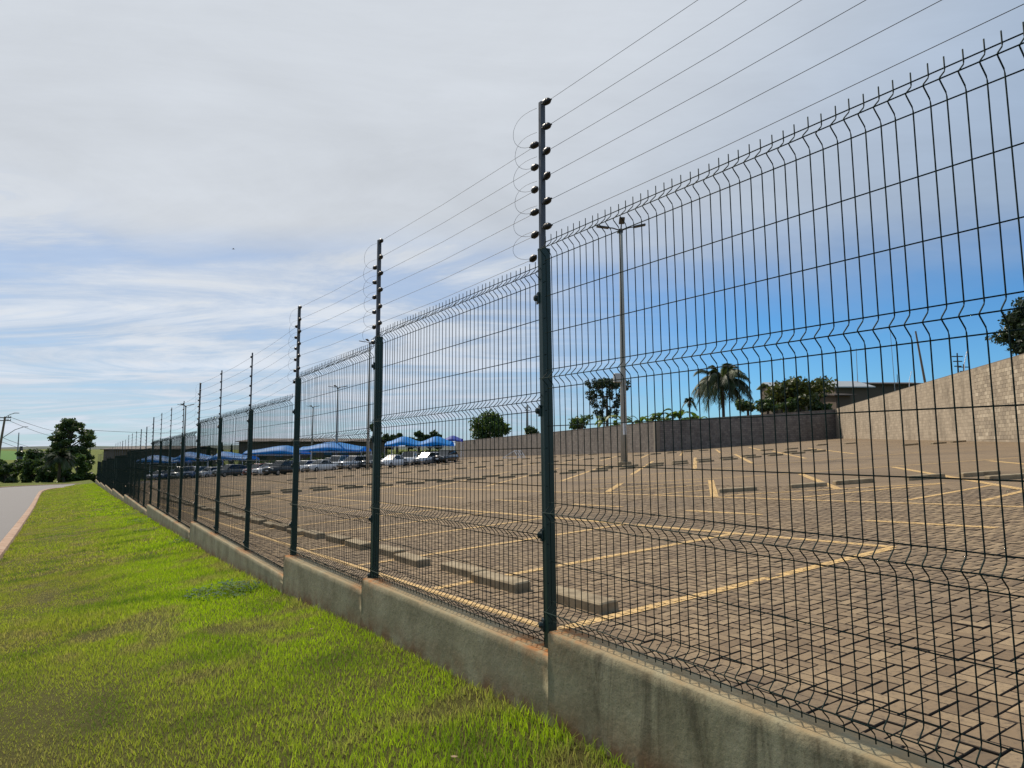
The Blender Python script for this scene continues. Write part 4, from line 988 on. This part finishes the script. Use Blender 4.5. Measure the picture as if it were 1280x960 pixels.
# ------------------------------------------------------------------ blue shade canopies
def canopy(pxa, pxb, Yc, zedge, rise, label, mat='canopy', depth=5.0, humps=1, peak=.5):
    xa, xb = cg(pxa, Yc), cg(pxb, Yc); xc = (xa + xb) / 2; zg = float(lotz(xc, Yc)); e = empty('shade_canopy', (xc, Yc, zg), 0, label, 'canopy', 'blue shade canopies over the car bays')
    Wd = xb - xa; nu, nv_ = 28 * humps, 12; mb = MB(); 
    for v in range(nv_ + 1):
        for u in range(nu + 1):
            fu, fv = u / nu, v / nv_
            s_ = (fu * humps) % 1 if u < nu else 1.0
            q = s_ / peak if s_ < peak else (1 - s_) / (1 - peak); q = q * q * (3 - 2 * q)
            cr = math.sin(math.pi * fv) ** .7
            sag = .22 * math.sin(math.pi * fv) * math.sin(math.pi * s_)
            z = zedge - zg + .10 * rise * q + rise * cr * (.46 + .40 * q)
            mb.v.append((-Wd / 2 + Wd * fu, -depth / 2 + depth * fv, z))
    for v in range(nv_):
        for u in range(nu): i = v * (nu + 1) + u; mb.f.append((i, i + 1, i + nu + 2, i + nu + 1))
    o = mb.build('membrane', mat, e, True); md = o.modifiers.new('thickness', 'SOLIDIFY'); md.thickness = .02
    for k in range(humps + 1):
        for s_ in (-1, 1):
            MB().tube([(-Wd / 2 + Wd * k / humps, s_ * depth * .46, -.2), (-Wd / 2 + Wd * k / humps, s_ * depth * .46, zedge - zg + .0)], .055, 8).build('leg', 'whitemetal', e)
    for s_ in (-1, 1): MB().tube([(-Wd / 2, s_ * depth * .47, zedge - zg - .12), (Wd / 2, s_ * depth * .47, zedge - zg - .12)], .04, 6).build('edge_rail', 'whitemetal', e)
rh = random.Random(5); hx0, hx1 = -78.0, -13.0
e = empty('clipped_hedge', (hx0, 121, base_z(hx0, 121)), 0, 'long dark clipped hedge behind the cars and blue canopies', 'hedge')
cl = []
for k in range(66):
    x = hx0 + (hx1 - hx0) * k / 65; y = 121 + 4 * k / 65; zz_ = float(lotz(x, y)); cl.append((x - hx0, y - 121, zz_ - e.location.z + .9, .8, .7, 1.0 + rh.uniform(-.1, .15)))
V_, F_, t_ = leaves(cl, 9000, .34, 77); link('foliage', fast_mesh('foliage', V_, F_, 'leaf_dark', {'tone': t_}), e)
canopy(486, 566, 94, .15, 1.35, 'bright blue two-humped shade canopy beside the grey block wall', humps=2, depth=6)
canopy(555, 578, 112, .9, 1.0, 'faded violet-blue canopy tip above the grey block wall', 'canopy2')
canopy(382, 459, 98, -.55, 1.35, 'large blue shade canopy below the dark roof, left of the second post', depth=7, peak=.45)
canopy(314, 383, 104, -1.05, 1.35, 'blue shade canopy crossing behind the third fence post', depth=6, peak=.66)
canopy(271, 318, 112, -2.0, 1.35, 'blue peaked canopy between the fourth and fifth fence posts', depth=6, peak=.2)
canopy(228, 272, 112, -2.1, 1.4, 'blue peaked canopy between the fifth and sixth fence posts', depth=6, peak=.2)
canopy(180, 233, 118, -2.6, 1.3, 'leftmost blue canopy seen through the far fence panels', depth=6, peak=.3)
# white rack leaning on the ground near the grey wall
e = empty('metal_rack', (0.0, 86.0, float(lotz(0, 86))), R(-8), 'small white metal rack standing in front of the grey block wall', 'rack')
for k in range(4): MB().tube([(.3 + .28 * k, -.1, .95), (.9 + .28 * k, -.3, 0.02)], .045, 6).build('slanted_bar', 'whitemetal', e)
MB().tube([(-1.2, 0, .06), (1.8, 0, .06)], .045, 6).build('base_rail', 'whitemetal', e); MB().tube([(-1.2, 0, .06), (.3, 0, .95), (1.15, 0, .95)], .04, 6).build('top_rail', 'whitemetal', e)

# ------------------------------------------------------------------ trees and plants
def tree(pxc, Yc, pyt, pyb, wpx, mat, label, seed, n=1800, leaf=.35, bark='bark', trunkfrac=.35, name='tree', group=None, zbase=None, nclump=11, spread=1.0, cat='tree'):
    """broadleaf tree: crown between image rows pyt and pyb at distance Yc, about wpx wide"""
    r_ = random.Random(seed); x = cg(pxc, Yc); sc_ = Yc / 865; zt, zb_ = (559 - pyt) * sc_, (559 - pyb) * sc_; wd = wpx * sc_ / 2
    z0 = zbase if zbase is not None else min(base_z(x, Yc), zb_ - .3)
    e = empty(name, (x, Yc, z0), 0, label, cat, group); H_ = zt - z0; hb = zb_ - z0; hc = zt - zb_
    if cat == 'bush': hb, hc = -.12 * H_, 1.1 * H_
    MB().tube([(0, 0, -.3), (.03 * wd, 0, hb * .5 + .1), (0, 0, hb + hc * .35), (.05 * wd, 0, hb + hc * .7)], [.05 * H_ ** .8 + .05, .04 * H_ ** .8 + .04, .03 * H_ ** .8 + .02, .02], 8).build('trunk', bark, e, True)
    cl = []
    for k in range(nclump):
        a_, rr = r_.uniform(0, 6.28), wd * .68 * math.sqrt(r_.random()) * spread; f = r_.random()
        taper = 1 - .55 * abs(f - .4)
        cr = wd * r_.uniform(.26, .46)
        cl.append((rr * math.cos(a_) * taper, rr * math.sin(a_) * taper, hb + hc * (.18 + .66 * f), cr, cr, min(cr, hc * .4) * r_.uniform(.55, .85)))
    mbx = MB()
    for q in cl[:7]: mbx.tube([(0, 0, max(hb + hc * .1, q[2] - hc * .35)), (q[0] * .5, q[1] * .5, q[2] - hc * .12), (q[0], q[1], q[2])], [.035 * H_ ** .7, .02 * H_ ** .7, .015], 5)
    mbx.build('limbs', bark, e)
    crown(e, cl, n, leaf, seed, mat); return e
def banana(pxc, Yc, pyt, pyb, wpx, label, seed, nplants=5, group='banana plants behind the wall', cat='plant'):
    r_ = random.Random(seed); x0 = cg(pxc, Yc); sc_ = Yc / 865; z0 = (559 - pyb) * sc_ - 2.2; H_ = (559 - pyt) * sc_ - z0
    e = empty('banana_clump', (x0, Yc, z0), 0, label, cat, group); V_, F_, T_ = [], [], []; st = MB()
    for k in range(nplants):
        bx_ = (k + .5) / nplants * wpx * sc_ - wpx * sc_ / 2 + r_.uniform(-.2, .2); by_ = r_.uniform(-1, 1); h = H_ * r_.uniform(.5, .72)
        st.tube([(bx_, by_, 0), (bx_ * .99, by_, h)], [.14, .08], 7)
        for q in range(8):
            a_ = r_.uniform(0, 6.28); L_ = H_ * r_.uniform(.32, .52); up = r_.uniform(.5, 1.35); wid = L_ * .15; tone = r_.random()
            prev = None
            for s_ in range(7):
                f = s_ / 6; p = Vector((bx_ + math.cos(a_) * L_ * f * .75, by_ + math.sin(a_) * L_ * f * .75, h + L_ * (up * f - .85 * f * f)))
                side = Vector((-math.sin(a_), math.cos(a_), 0)) * wid * math.sin(math.pi * min(.98, f * .9 + .08)) ** .6; dr = Vector((0, 0, -wid * .35))
                i = len(V_); V_ += [p - side + dr, p, p + side + dr]; T_ += [tone * .8, tone, min(1, tone * .9 + .15)]
                if prev is not None: F_ += [(prev, prev + 1, i + 1, i), (prev + 1, prev + 2, i + 2, i + 1)]
                prev = i
    st.build('stem', 'palebark', e, True); link('leaves', fast_mesh('leaves', np.array(V_), np.array(F_), 'leaf_banana', {'tone': T_}), e)
def palm(pxc, Yc, pyt, pyb, wpx, label, seed, nf=26, trunk_r=.18, droop=1.25, z0=None):
    r_ = random.Random(seed); x0 = cg(pxc, Yc); sc_ = Yc / 865; wd = wpx * sc_ / 2; zt, zb_ = (559 - pyt) * sc_, (559 - pyb) * sc_
    z0 = z0 if z0 is not None else zb_ - 2.5; e = empty('palm_tree', (x0, Yc, z0), 0, label, 'palm'); hc = (zt - zb_); hub = zt - z0 - hc * .40
    MB().tube([(0, 0, -.3), (.05, 0, hub * .5), (0, 0, hub)], [trunk_r * 1.2, trunk_r, trunk_r * .9], 10).build('trunk', 'bark', e, True)
    for k in range(nf):
        a_ = k * 2.399 + r_.uniform(-.2, .2); up = r_.uniform(.0, 1.45) if k > 5 else r_.uniform(1.4, 1.8); L_ = wd * r_.uniform(.95, 1.2) * (1.0 if up < 1.4 else .9); V_, F_, T_ = [], [], []
        pts = []
        for s_ in range(12):
            f = s_ / 11; pts.append(Vector((math.cos(a_) * L_ * f * (1 - .25 * f) * (1 if up < 1.4 else .5), math.sin(a_) * L_ * f * (1 - .25 * f) * (1 if up < 1.4 else .5), hub + L_ * (up * f * .72 - droop * .60 * f * f))))
        mb = MB().tube(pts, [.03 * (1 - q / 12) + .008 for q in range(12)], 4, False); tone = r_.random()
        for s_ in range(1, 12):
            for sd in (-1, 1):
                for u in (0, .2, .4, .6, .8):
                    p = pts[s_ - 1].lerp(pts[s_], u); sv = Vector((-math.sin(a_), math.cos(a_), 0)) * sd; fw = (pts[s_] - pts[s_ - 1]).normalized(); ll = L_ * .26 * math.sin(math.pi * min(1, (s_ + u) / 12.5)) ** .6 + .05
                    tip = p + (sv * .6 + fw * .7).normalized() * ll + Vector((r_.uniform(-.1, .1), r_.uniform(-.1, .1), -.55 * ll)); wv = fw * .035 * max(1, Yc / 45)
                    i = len(V_); V_ += [p - wv, p + wv, tip]; F_.append((i, i + 1, i + 2)); T_ += [min(1, max(0, tone + r_.uniform(-.2, .2)))] * 3
        fo = link('frond', fast_mesh('frond', np.array(V_), np.array(F_), 'leaf_palm', {'tone': T_}), e); mb.build('rachis', 'leaf_dark' if False else 'bark', fo)
def araucaria(pxc, Yc, pyt, pyb, wpx, label, seed, z0=None, tiers=4, hangs=True):
    r_ = random.Random(seed); x0 = cg(pxc, Yc); sc_ = Yc / 865; wd = wpx * sc_ / 2; zt, zb_ = (559 - pyt) * sc_, (559 - pyb) * sc_
    z0 = z0 if z0 is not None else zb_ - 3; e = empty('araucaria_tree', (x0, Yc, z0), 0, label, 'tree'); H_ = zt - z0; hc = zt - zb_
    MB().tube([(0, 0, -.3), (0, 0, H_ * .5), (0, 0, H_ * .96)], [.24, .19, .06], 9).build('trunk', 'bark', e, True)
    V_, F_, T_ = [], [], []; lb = MB(); cl = []
    for k in range(tiers):
        hz = H_ - hc * (.04 + .62 * k / max(1, tiers - 1)); rr = wd * (1 - .12 * k) * (1 if k < tiers - 1 else .8)
        for q in range(10 if k < 2 else 7):
            a_ = q * 6.283 / (10 if k < 2 else 7) + k * .4 + r_.uniform(-.15, .15); L_ = rr * r_.uniform(.75, 1.0)
            pts = [Vector((0, 0, hz - hc * .10)), Vector((math.cos(a_) * L_ * .5, math.sin(a_) * L_ * .5, hz - hc * .16)), Vector((math.cos(a_) * L_ * .85, math.sin(a_) * L_ * .85, hz - hc * .12)), Vector((math.cos(a_) * L_, math.sin(a_) * L_, hz - hc * .03))]
            lb.tube(pts, [.06, .045, .03, .02], 5); s_ = hc * .068
            cl.append((pts[3].x, pts[3].y, pts[3].z, s_ * 1.1, s_ * 1.1, s_)); cl.append((pts[2].x, pts[2].y, pts[2].z + .05, s_ * .95, s_ * .95, s_ * .8))
            if k == 0: cl.append((pts[1].x, pts[1].y, pts[1].z + hc * .08, s_ * 1.4, s_ * 1.4, s_))
            if k < 2 and r_.random() < .6: cl.append((pts[3].x * .95, pts[3].y * .95, pts[3].z - hc * .12, s_ * .8, s_ * .8, s_ * .9))
    for q in range(8): a_ = q * .8; cl.append((math.cos(a_) * wd * .3, math.sin(a_) * wd * .3, H_ - hc * .05, wd * .24, wd * .24, hc * .07))
    lb.build('branches', 'bark', e); crown(e, cl, 6000, .15 * Yc / 80, seed, 'leaf_araucaria', 'crown'); return e
# behind the walls, left to right
ZB = -1.5
e = tree(611, 131, 517, 552, 66, 'leaf_mid', 'dense dark green tree rising behind the grey block wall left of the nearest post', 21, 4200, .36, zbase=-2.2, nclump=14, spread=1.1)
tree(664, 116, 532, 547, 24, 'leaf_dark', 'low dark shrub just left of the nearest post above the grey wall', 22, 700, .3, zbase=-2, name='shrub', cat='shrub')
tree(727, 92, 517, 540, 44, 'leaf_mid', 'loose light green shrub over the grey wall right of the nearest post', 23, 620, .24, zbase=-1.2, name='shrub', nclump=8, cat='shrub')
araucaria(759, 92, 474, 534, 56, 'umbrella-shaped dark araucaria pine beside the tall lamp pole', 24, z0=-1.5)
banana(790, 78, 511, 531, 30, 'dark banana clump directly right of the lamp pole', 25, 3); banana(838, 77, 506, 528, 72, 'wide row of banana leaves along the dark wall top', 26, 8); banana(762, 80, 514, 534, 26, 'small banana clump left of the lamp pole', 27, 2)
palm(904, 84, 446, 522, 88, 'feathery palm tree standing behind the dark block wall', 28, 52, z0=-1.0)
palm(862, 96, 482, 532, 26, 'small drooping palm left of the big palm', 31, 12, .12, 1.6, z0=-1.0)
tree(1000, 78, 474, 516, 92, 'leaf_olive', 'rounded olive-green tree above the dark block wall near the corner', 29, 3600, .30, zbase=-.5, nclump=18, spread=1.15)
for n_, (a_, lab) in enumerate(((935, 'dark clipped hedge bush below the palm on the wall line'), (960, 'dark hedge bush left below the rounded olive tree'), (985, 'dark hedge bush in the middle below the rounded olive tree'), (1022, 'dark hedge bush at the right foot of the olive tree'))):
    tree(a_, 75.5, 498, 516, 40, 'leaf_dark', lab, 60 + n_, 700, .26, zbase=.2, name='hedge_bush', nclump=6, group='hedge bushes behind the dark wall', cat='shrub')
tree(1298, 44, 362, 452, 98, 'leaf_araucaria', 'dark tree reaching in at the right edge above the beige wall', 30, 9000, .15, zbase=.5, nclump=16, spread=1.1)
# pine row behind the right canopy
for n_, (a_, t_, w_) in enumerate(((484, 541, 20), (497, 537, 20), (511, 539, 18), (524, 537, 20), (538, 538, 18), (549, 541, 14))):
    tree(a_, 170, t_, 563, w_ * 1.25, 'leaf_dark', f'dark tree behind the two-humped canopy, {nth(n_)} from the left', 80 + n_, 1100, .5, group='dark tree row behind the canopies', nclump=8)
tree(467, 120, 527, 552, 22, 'leaf_dark', 'thin dark tree beside the lamp pole at the second post', 90, 420, .35, nclump=6)
for n_, (a_, t_, w_) in enumerate(((263, 553, 11), (279, 552, 6), (291, 556, 7), (251, 556, 4))):   # conifers far left
    Yc = 165; x0 = cg(a_, Yc); sc_ = Yc / 865; zt = (559 - t_) * sc_; z0 = base_z(x0, Yc); e = empty('conifer_tree', (x0, Yc, z0), 0, f'small pointed dark conifer beyond the canopies, {["widest", "tallest slender", "right-hand", "leftmost tiny"][n_]} one', 'tree', 'pointed conifers beyond the canopies'); H_ = zt - z0
    MB().tube([(0, 0, -.2), (0, 0, H_ * .9)], [.2, .04], 6).build('trunk', 'bark', e)
    crown(e, [(0, 0, H_ * (.35 + .62 * q / 9), w_ * sc_ / 2 * (1.05 - q / 9), w_ * sc_ / 2 * (1.05 - q / 9), H_ * .07) for q in range(10)], 520, .45, 95 + n_, 'leaf_araucaria')
# left: big tree, palm and bushes beyond the bend
def sparse_tree(pxc, Yc, pyt, pyb, wpx, label, seed):
    r_ = random.Random(seed); x0 = cg(pxc, Yc); sc_ = Yc / 865; z0 = base_z(x0, Yc); e = empty('tall_tree', (x0, Yc, z0), 0, label, 'tree'); wd = wpx * sc_ / 2; H_ = (559 - pyt) * sc_ - z0; hb = (559 - pyb) * sc_ - z0
    MB().tube([(0, 0, -.3), (.2, 0, H_ * .35), (-.1, 0, H_ * .62), (.15, 0, H_ * .86)], [.32, .26, .18, .07], 9).build('trunk', 'bark', e, True)
    lb = MB(); cl = []
    for q in range(24):
        a_ = q * 2.4; f = .40 + .58 * (q / 23); rr = wd * (1.05 - .5 * max(0, f - .72) / .28) * r_.uniform(.35, 1.0); p = Vector((rr * math.cos(a_), rr * math.sin(a_), H_ * f)); 
        lb.tube([(0, 0, H_ * (f - .16)), (p.x * .55, p.y * .55, p.z - H_ * .06), p], [.13, .08, .03], 5); c_ = wd * r_.uniform(.20, .32); cl.append((p.x, p.y, p.z, c_ * 1.15, c_ * 1.15, c_ * .5))
    lb.build('limbs', 'bark', e); crown(e, cl, 8000, .26, seed, 'leaf_dark')
sparse_tree(90, 118, 526, 590, 62, 'tall open-crowned dark tree at the bend of the road', 101)
palm(78, 106, 552, 604, 44, 'dark palm in front of the tall tree at the road bend', 102, 36, .2, z0=-4.8)
LB = [(84, 115, 560, 604, 44, 'dark bush mass directly behind the roadside palm'), (24, 134, 584, 605, 40, 'low dark hedge along the far road edge'), (70, 119, 572, 605, 36, 'dark undergrowth at the foot of the tall tree'), (12, 130, 575, 604, 34, 'low dark bush by the roadside utility pole'), (36, 128, 578, 604, 34, 'low dark bush right of the utility pole'), (52, 122, 570, 604, 34, 'rounded bush left of the roadside palm'), (64, 124, 566, 604, 30, 'taller bush close left of the palm'),
      (100, 112, 562, 603, 30, 'dense bush right of the palm by the far fence'), (112, 124, 568, 603, 26, 'dark bush directly behind the far end of the fence'), (6, 190, 572, 596, 20, 'bush at the left edge below the green field'), (48, 230, 560, 580, 40, 'dark thicket crowning the field edge'), (36, 260, 558, 572, 24, 'small thicket beside the far mast'), (66, 240, 562, 582, 34, 'thicket behind the tall tree')]
for n_, (a_, Yc, t_, b_, w_, lab) in enumerate(LB): tree(a_, Yc, t_, b_ - 4, w_, 'leaf_dark' if n_ != 7 else 'leaf_mid', lab, 110 + n_, 2200, .32 if Yc < 150 else .6, name='roadside_bush', group='bushes at the road bend', nclump=9, spread=1.15, cat='bush')

# ------------------------------------------------------------------ far terrain, field and buildings
def hill(name, pxs, Yc, tops, bot, mat, lab=None):
    """a ridge with depth: rises from bot to its crest, falls behind it"""
    mb = MB(); rings = []
    for p_, t_ in zip(pxs, tops):
        sc_ = Yc / 865; x = cg(p_, Yc); zt = (559 - t_) * sc_; k = (p_ - 640) / 865
        rings.append([(x - k * Yc * .35, Yc * .65, bot), (x - k * Yc * .15, Yc * .85, bot + (zt - bot) * .55), (x, Yc, zt), (x + k * Yc * .15, Yc * 1.15, zt - 3), (x + k * Yc * .5, Yc * 1.5, bot)])
    mb.loft(rings, close=False, caps=False); o = mb.build(name, mat, None, True); tag(o, kind='structure')
hill('field_hill', [-120, -60, -20, 0, 20, 35, 50, 80, 120], 420, [560, 561, 562, 563, 564, 566, 570, 576, 584], -14, 'field')
hill('distant_hills', list(range(-100, 700, 50)), 900, [560, 559, 559.5, 558, 557.5, 558, 557, 557.5, 556.5, 557, 556.5, 557, 558, 557, 557.5, 558], -12, 'hill')
def long_building(pxa, pxb, Yc, pyt, pyb, lab, roof='roofdark', wallm='darkwall', depth=14, gable=1.2, nwin=8, z0=None):
    xa, xb = cg(pxa, Yc), cg(pxb, Yc); sc_ = Yc / 865; zt, ze = (559 - pyt) * sc_, (559 - pyb) * sc_; xc = (xa + xb) / 2; z0 = z0 if z0 is not None else base_z(xc, Yc)
    e = empty('low_building', (xc, Yc, z0), 0, lab, 'building'); w_ = (xb - xa) / 2; h = ze - z0
    MB().box((0, depth / 2, h / 2 - .2), (w_, depth / 2, h / 2 + .2)).build('wall', wallm, e)
    r0 = lambda x: [(x, -.7, h + .02), (x, depth / 2, zt - z0), (x, depth + .7, h + .02), (x, depth + .7, h - .12), (x, depth / 2, zt - z0 - .15), (x, -.7, h - .12)]
    MB().loft([r0(-w_ - .5), r0(w_ + .5)]).build('roof', roof, e)
    for k in range(nwin):
        x = -w_ + (k + .5) * 2 * w_ / nwin; o = MB().box((x, -.02, h * .55), (w_ / nwin * .5, .05, h * .18)).build('window', 'carglass', e)
        MB().box((x, -.06, h * .55 - h * .18 - .04), (w_ / nwin * .55, .09, .04)).build('sill', 'plaster', o)
long_building(300, 462, 150, 547.5, 552, 'long low dark-roofed building behind the blue canopies', depth=20)
long_building(132, 235, 175, 558, 561.5, 'long low building far behind the fence at the left', roof='roofdark', depth=18)
long_building(966, 1034, 125, 476, 483, 'grey metal-roofed hall rising behind the rounded olive tree', roof='roofmetal', z0=-1, depth=6)
long_building(1046, 1088, 92, 473, 484, 'small gabled shed with a beige wall right of the olive tree', roof='roofmetal', z0=.5, nwin=2, depth=8)
long_building(1075, 1160, 100, 474, 480, 'dark flat-roofed house behind the corner of the walls', roof='roofdark', z0=.5, nwin=4, depth=10)
long_building(1046, 1064, 82, 490, 494, 'low brick outbuilding peeking over the wall corner', roof='roofdark', z0=.5, nwin=1, depth=6)
# masts and poles over the beige wall
def mast(pxc, Yc, pyt, pyb, rad, lab, mat='wood', lean=0.0, arms=0):
    sc_ = Yc / 865; x = cg(pxc, Yc); zt, zb_ = (559 - pyt) * sc_, (559 - pyb) * sc_ - 3; e = empty('utility_mast', (x, Yc, zb_), 0, lab, 'pole'); H_ = zt - zb_
    MB().tube([(0, 0, 0), (-lean * H_ * .5, 0, H_ * .5), (-lean * H_, 0, H_)], [rad * 1.2, rad, rad * .7], 7).build('shaft', mat, e)
    for k in range(arms): MB().box((-lean * H_, 0, H_ - .35 - .5 * k), (.55 - .1 * k, .05, .05)).build('crossarm', 'lumin', e)
mast(1164, 62, 413, 478, .10, 'leaning wooden pole showing over the beige wall', lean=.13)
mast(1121, 95, 410, 482, .04, 'thin tall antenna mast behind the wall corner', 'greymetal', .03); mast(1074, 95, 435, 490, .05, 'slim pole rising beside the gabled shed', 'greymetal')
mast(1201, 70, 441, 470, .09, 'dark utility pole top with crossarms over the beige wall', 'lumin', 0, 3); mast(1208, 80, 455, 470, .08, 'lower dark utility pole top right of the taller one', 'lumin', 0, 2); mast(1124, 110, 468, 480, .06, 'short dark post on the dark roof line', 'lumin'); mast(659, 118, 507, 545, .22, 'dark concrete utility pole behind the grey wall left of the nearest post', 'pconc', 0, 2)
for n_, (f, lab) in enumerate(((.16, 'slanted white electric-fence bracket on the beige wall near the right edge'), (.40, 'tiny insulator bracket on the beige wall beside the leaning pole'))):
    x, y, z = (RW[1][q] + (RW[0][q] - RW[1][q]) * f for q in range(3)); e = empty('fence_bracket', (x, y, z + .05), 0, lab, 'bracket')
    MB().tube([(0, 0, 0), (.02, 0, .45), (.25, .05, 1.15)], .018, 6).build('rod', 'whitemetal', e)
    for q in range(4): MB().tube([(.06 + .06 * q, .01 * q, .5 + .18 * q), (.02 + .06 * q, .01 * q, .52 + .18 * q)], .028, 6).build('insulator', 'whitemetal', e)
# roadside utility pole with lamps, and cables
Yc = 96; x = cg(1, Yc); z0 = base_z(x, Yc); e = empty('utility_pole', (x, Yc, z0), 0, 'roadside concrete utility pole with two street-lamp arms at the left edge', 'utility pole'); H_ = (559 - 521) * Yc / 865 - z0
MB().tube([(0, 0, -.3), (.12, 0, H_ * .5), (.62, 0, H_)], [.21, .17, .12], 9).build('shaft', 'wood', e)
for z_, L_, up, tp in ((H_ - .1, 1.35, .55, 'arm'), (H_ * .685, 2.9, 1.5, 'arm')):
    xx_ = .62 * z_ / H_
    o = MB().tube([(xx_, 0, z_), (xx_ + L_ * .6, -.1, z_ + up * .75), (xx_ + L_, -.15, z_ + up)], .045, 6).build(tp, 'greymetal', e); MB().cham((xx_ + L_ + .3, -.16, z_ + up + .03), (.34, .12, .05), .03).build('lamp_head', 'greymetal', o)
for z_ in (H_ - .15, H_ - .55):
    o = MB().box((.55, 0, z_), (.85, .06, .06)).build('crossarm', 'lumin', e)
    for q in (-.7, .5, .85): MB().tube([(.55 + q, 0, z_ + .06), (.55 + q, 0, z_ + .24)], .04, 6).build('insulator', 'lumin', o)
mast(115, 210, 537, 562, .16, 'far slender pole right of the tall tree', 'lumin', 0, 1); mast(25, 330, 541, 570, .3, 'thin far mast on the green field', 'greymetal'); mast(29, 330, 558, 572, .9, 'short dark silo-like post beside the far mast', 'lumin')
def cable(a_, b_, sag, lab, rad=.03):
    A_, B_ = Vector(a_), Vector(b_); pts = [A_.lerp(B_, q / 12) - Vector((0, 0, sag * math.sin(math.pi * q / 12))) for q in range(13)]
    tag(MB().tube(pts, rad, 4).build('power_cable', 'cable'), lab, 'cable', 'power cables at the road bend')
pt = Vector((x + .6, Yc, z0 + H_))
sp = lambda px_, py_, Y_: ((px_ - 640) / 865 * Y_, Y_, (559 - py_) * Y_ / 865)
cable(pt + Vector((.5, 0, 0)), sp(115, 537, 210), 1.6, 'upper power cable from the roadside pole to the right', .03); cable(pt + Vector((-.5, 0, -.1)), sp(112, 540, 210), 2.2, 'second power cable sagging below the upper one', .03)
cable(pt + Vector((-.2, 0, -2.9)), sp(62, 561, 170), .5, 'lower slanting cable from the roadside pole to the tree', .03); cable(pt + Vector((-.25, 0, -3.5)), sp(60, 566, 170), .4, 'lowest cable from the roadside pole', .03)
cable(sp(115, 538, 210), sp(260, 541, 210), .4, 'thin cable running right from the far slender pole over the fence', .05)
# bird
e = empty('flying_bird', sp(284, 307, 62), R(20), 'tiny dark bird flying high at the left in the sky', 'bird')
MB().tube([(-.13, 0, 0), (-.06, 0, .01), (.04, 0, .01), (.12, 0, 0)], [.006, .03, .026, .01], 8).build('body', 'bird', e, True)
for s_ in (-1, 1): MB().loft([[(-.03, s_ * .02, .01), (.05, s_ * .02, .01), (.05, s_ * .02, .018), (-.03, s_ * .02, .018)], [(-.02, s_ * .12, .045), (.04, s_ * .12, .045), (.04, s_ * .12, .05), (-.02, s_ * .12, .05)], [(-.05, s_ * .22, .02), (-.03, s_ * .22, .02), (-.03, s_ * .22, .023), (-.05, s_ * .22, .023)]]).build('wing', 'bird', e)
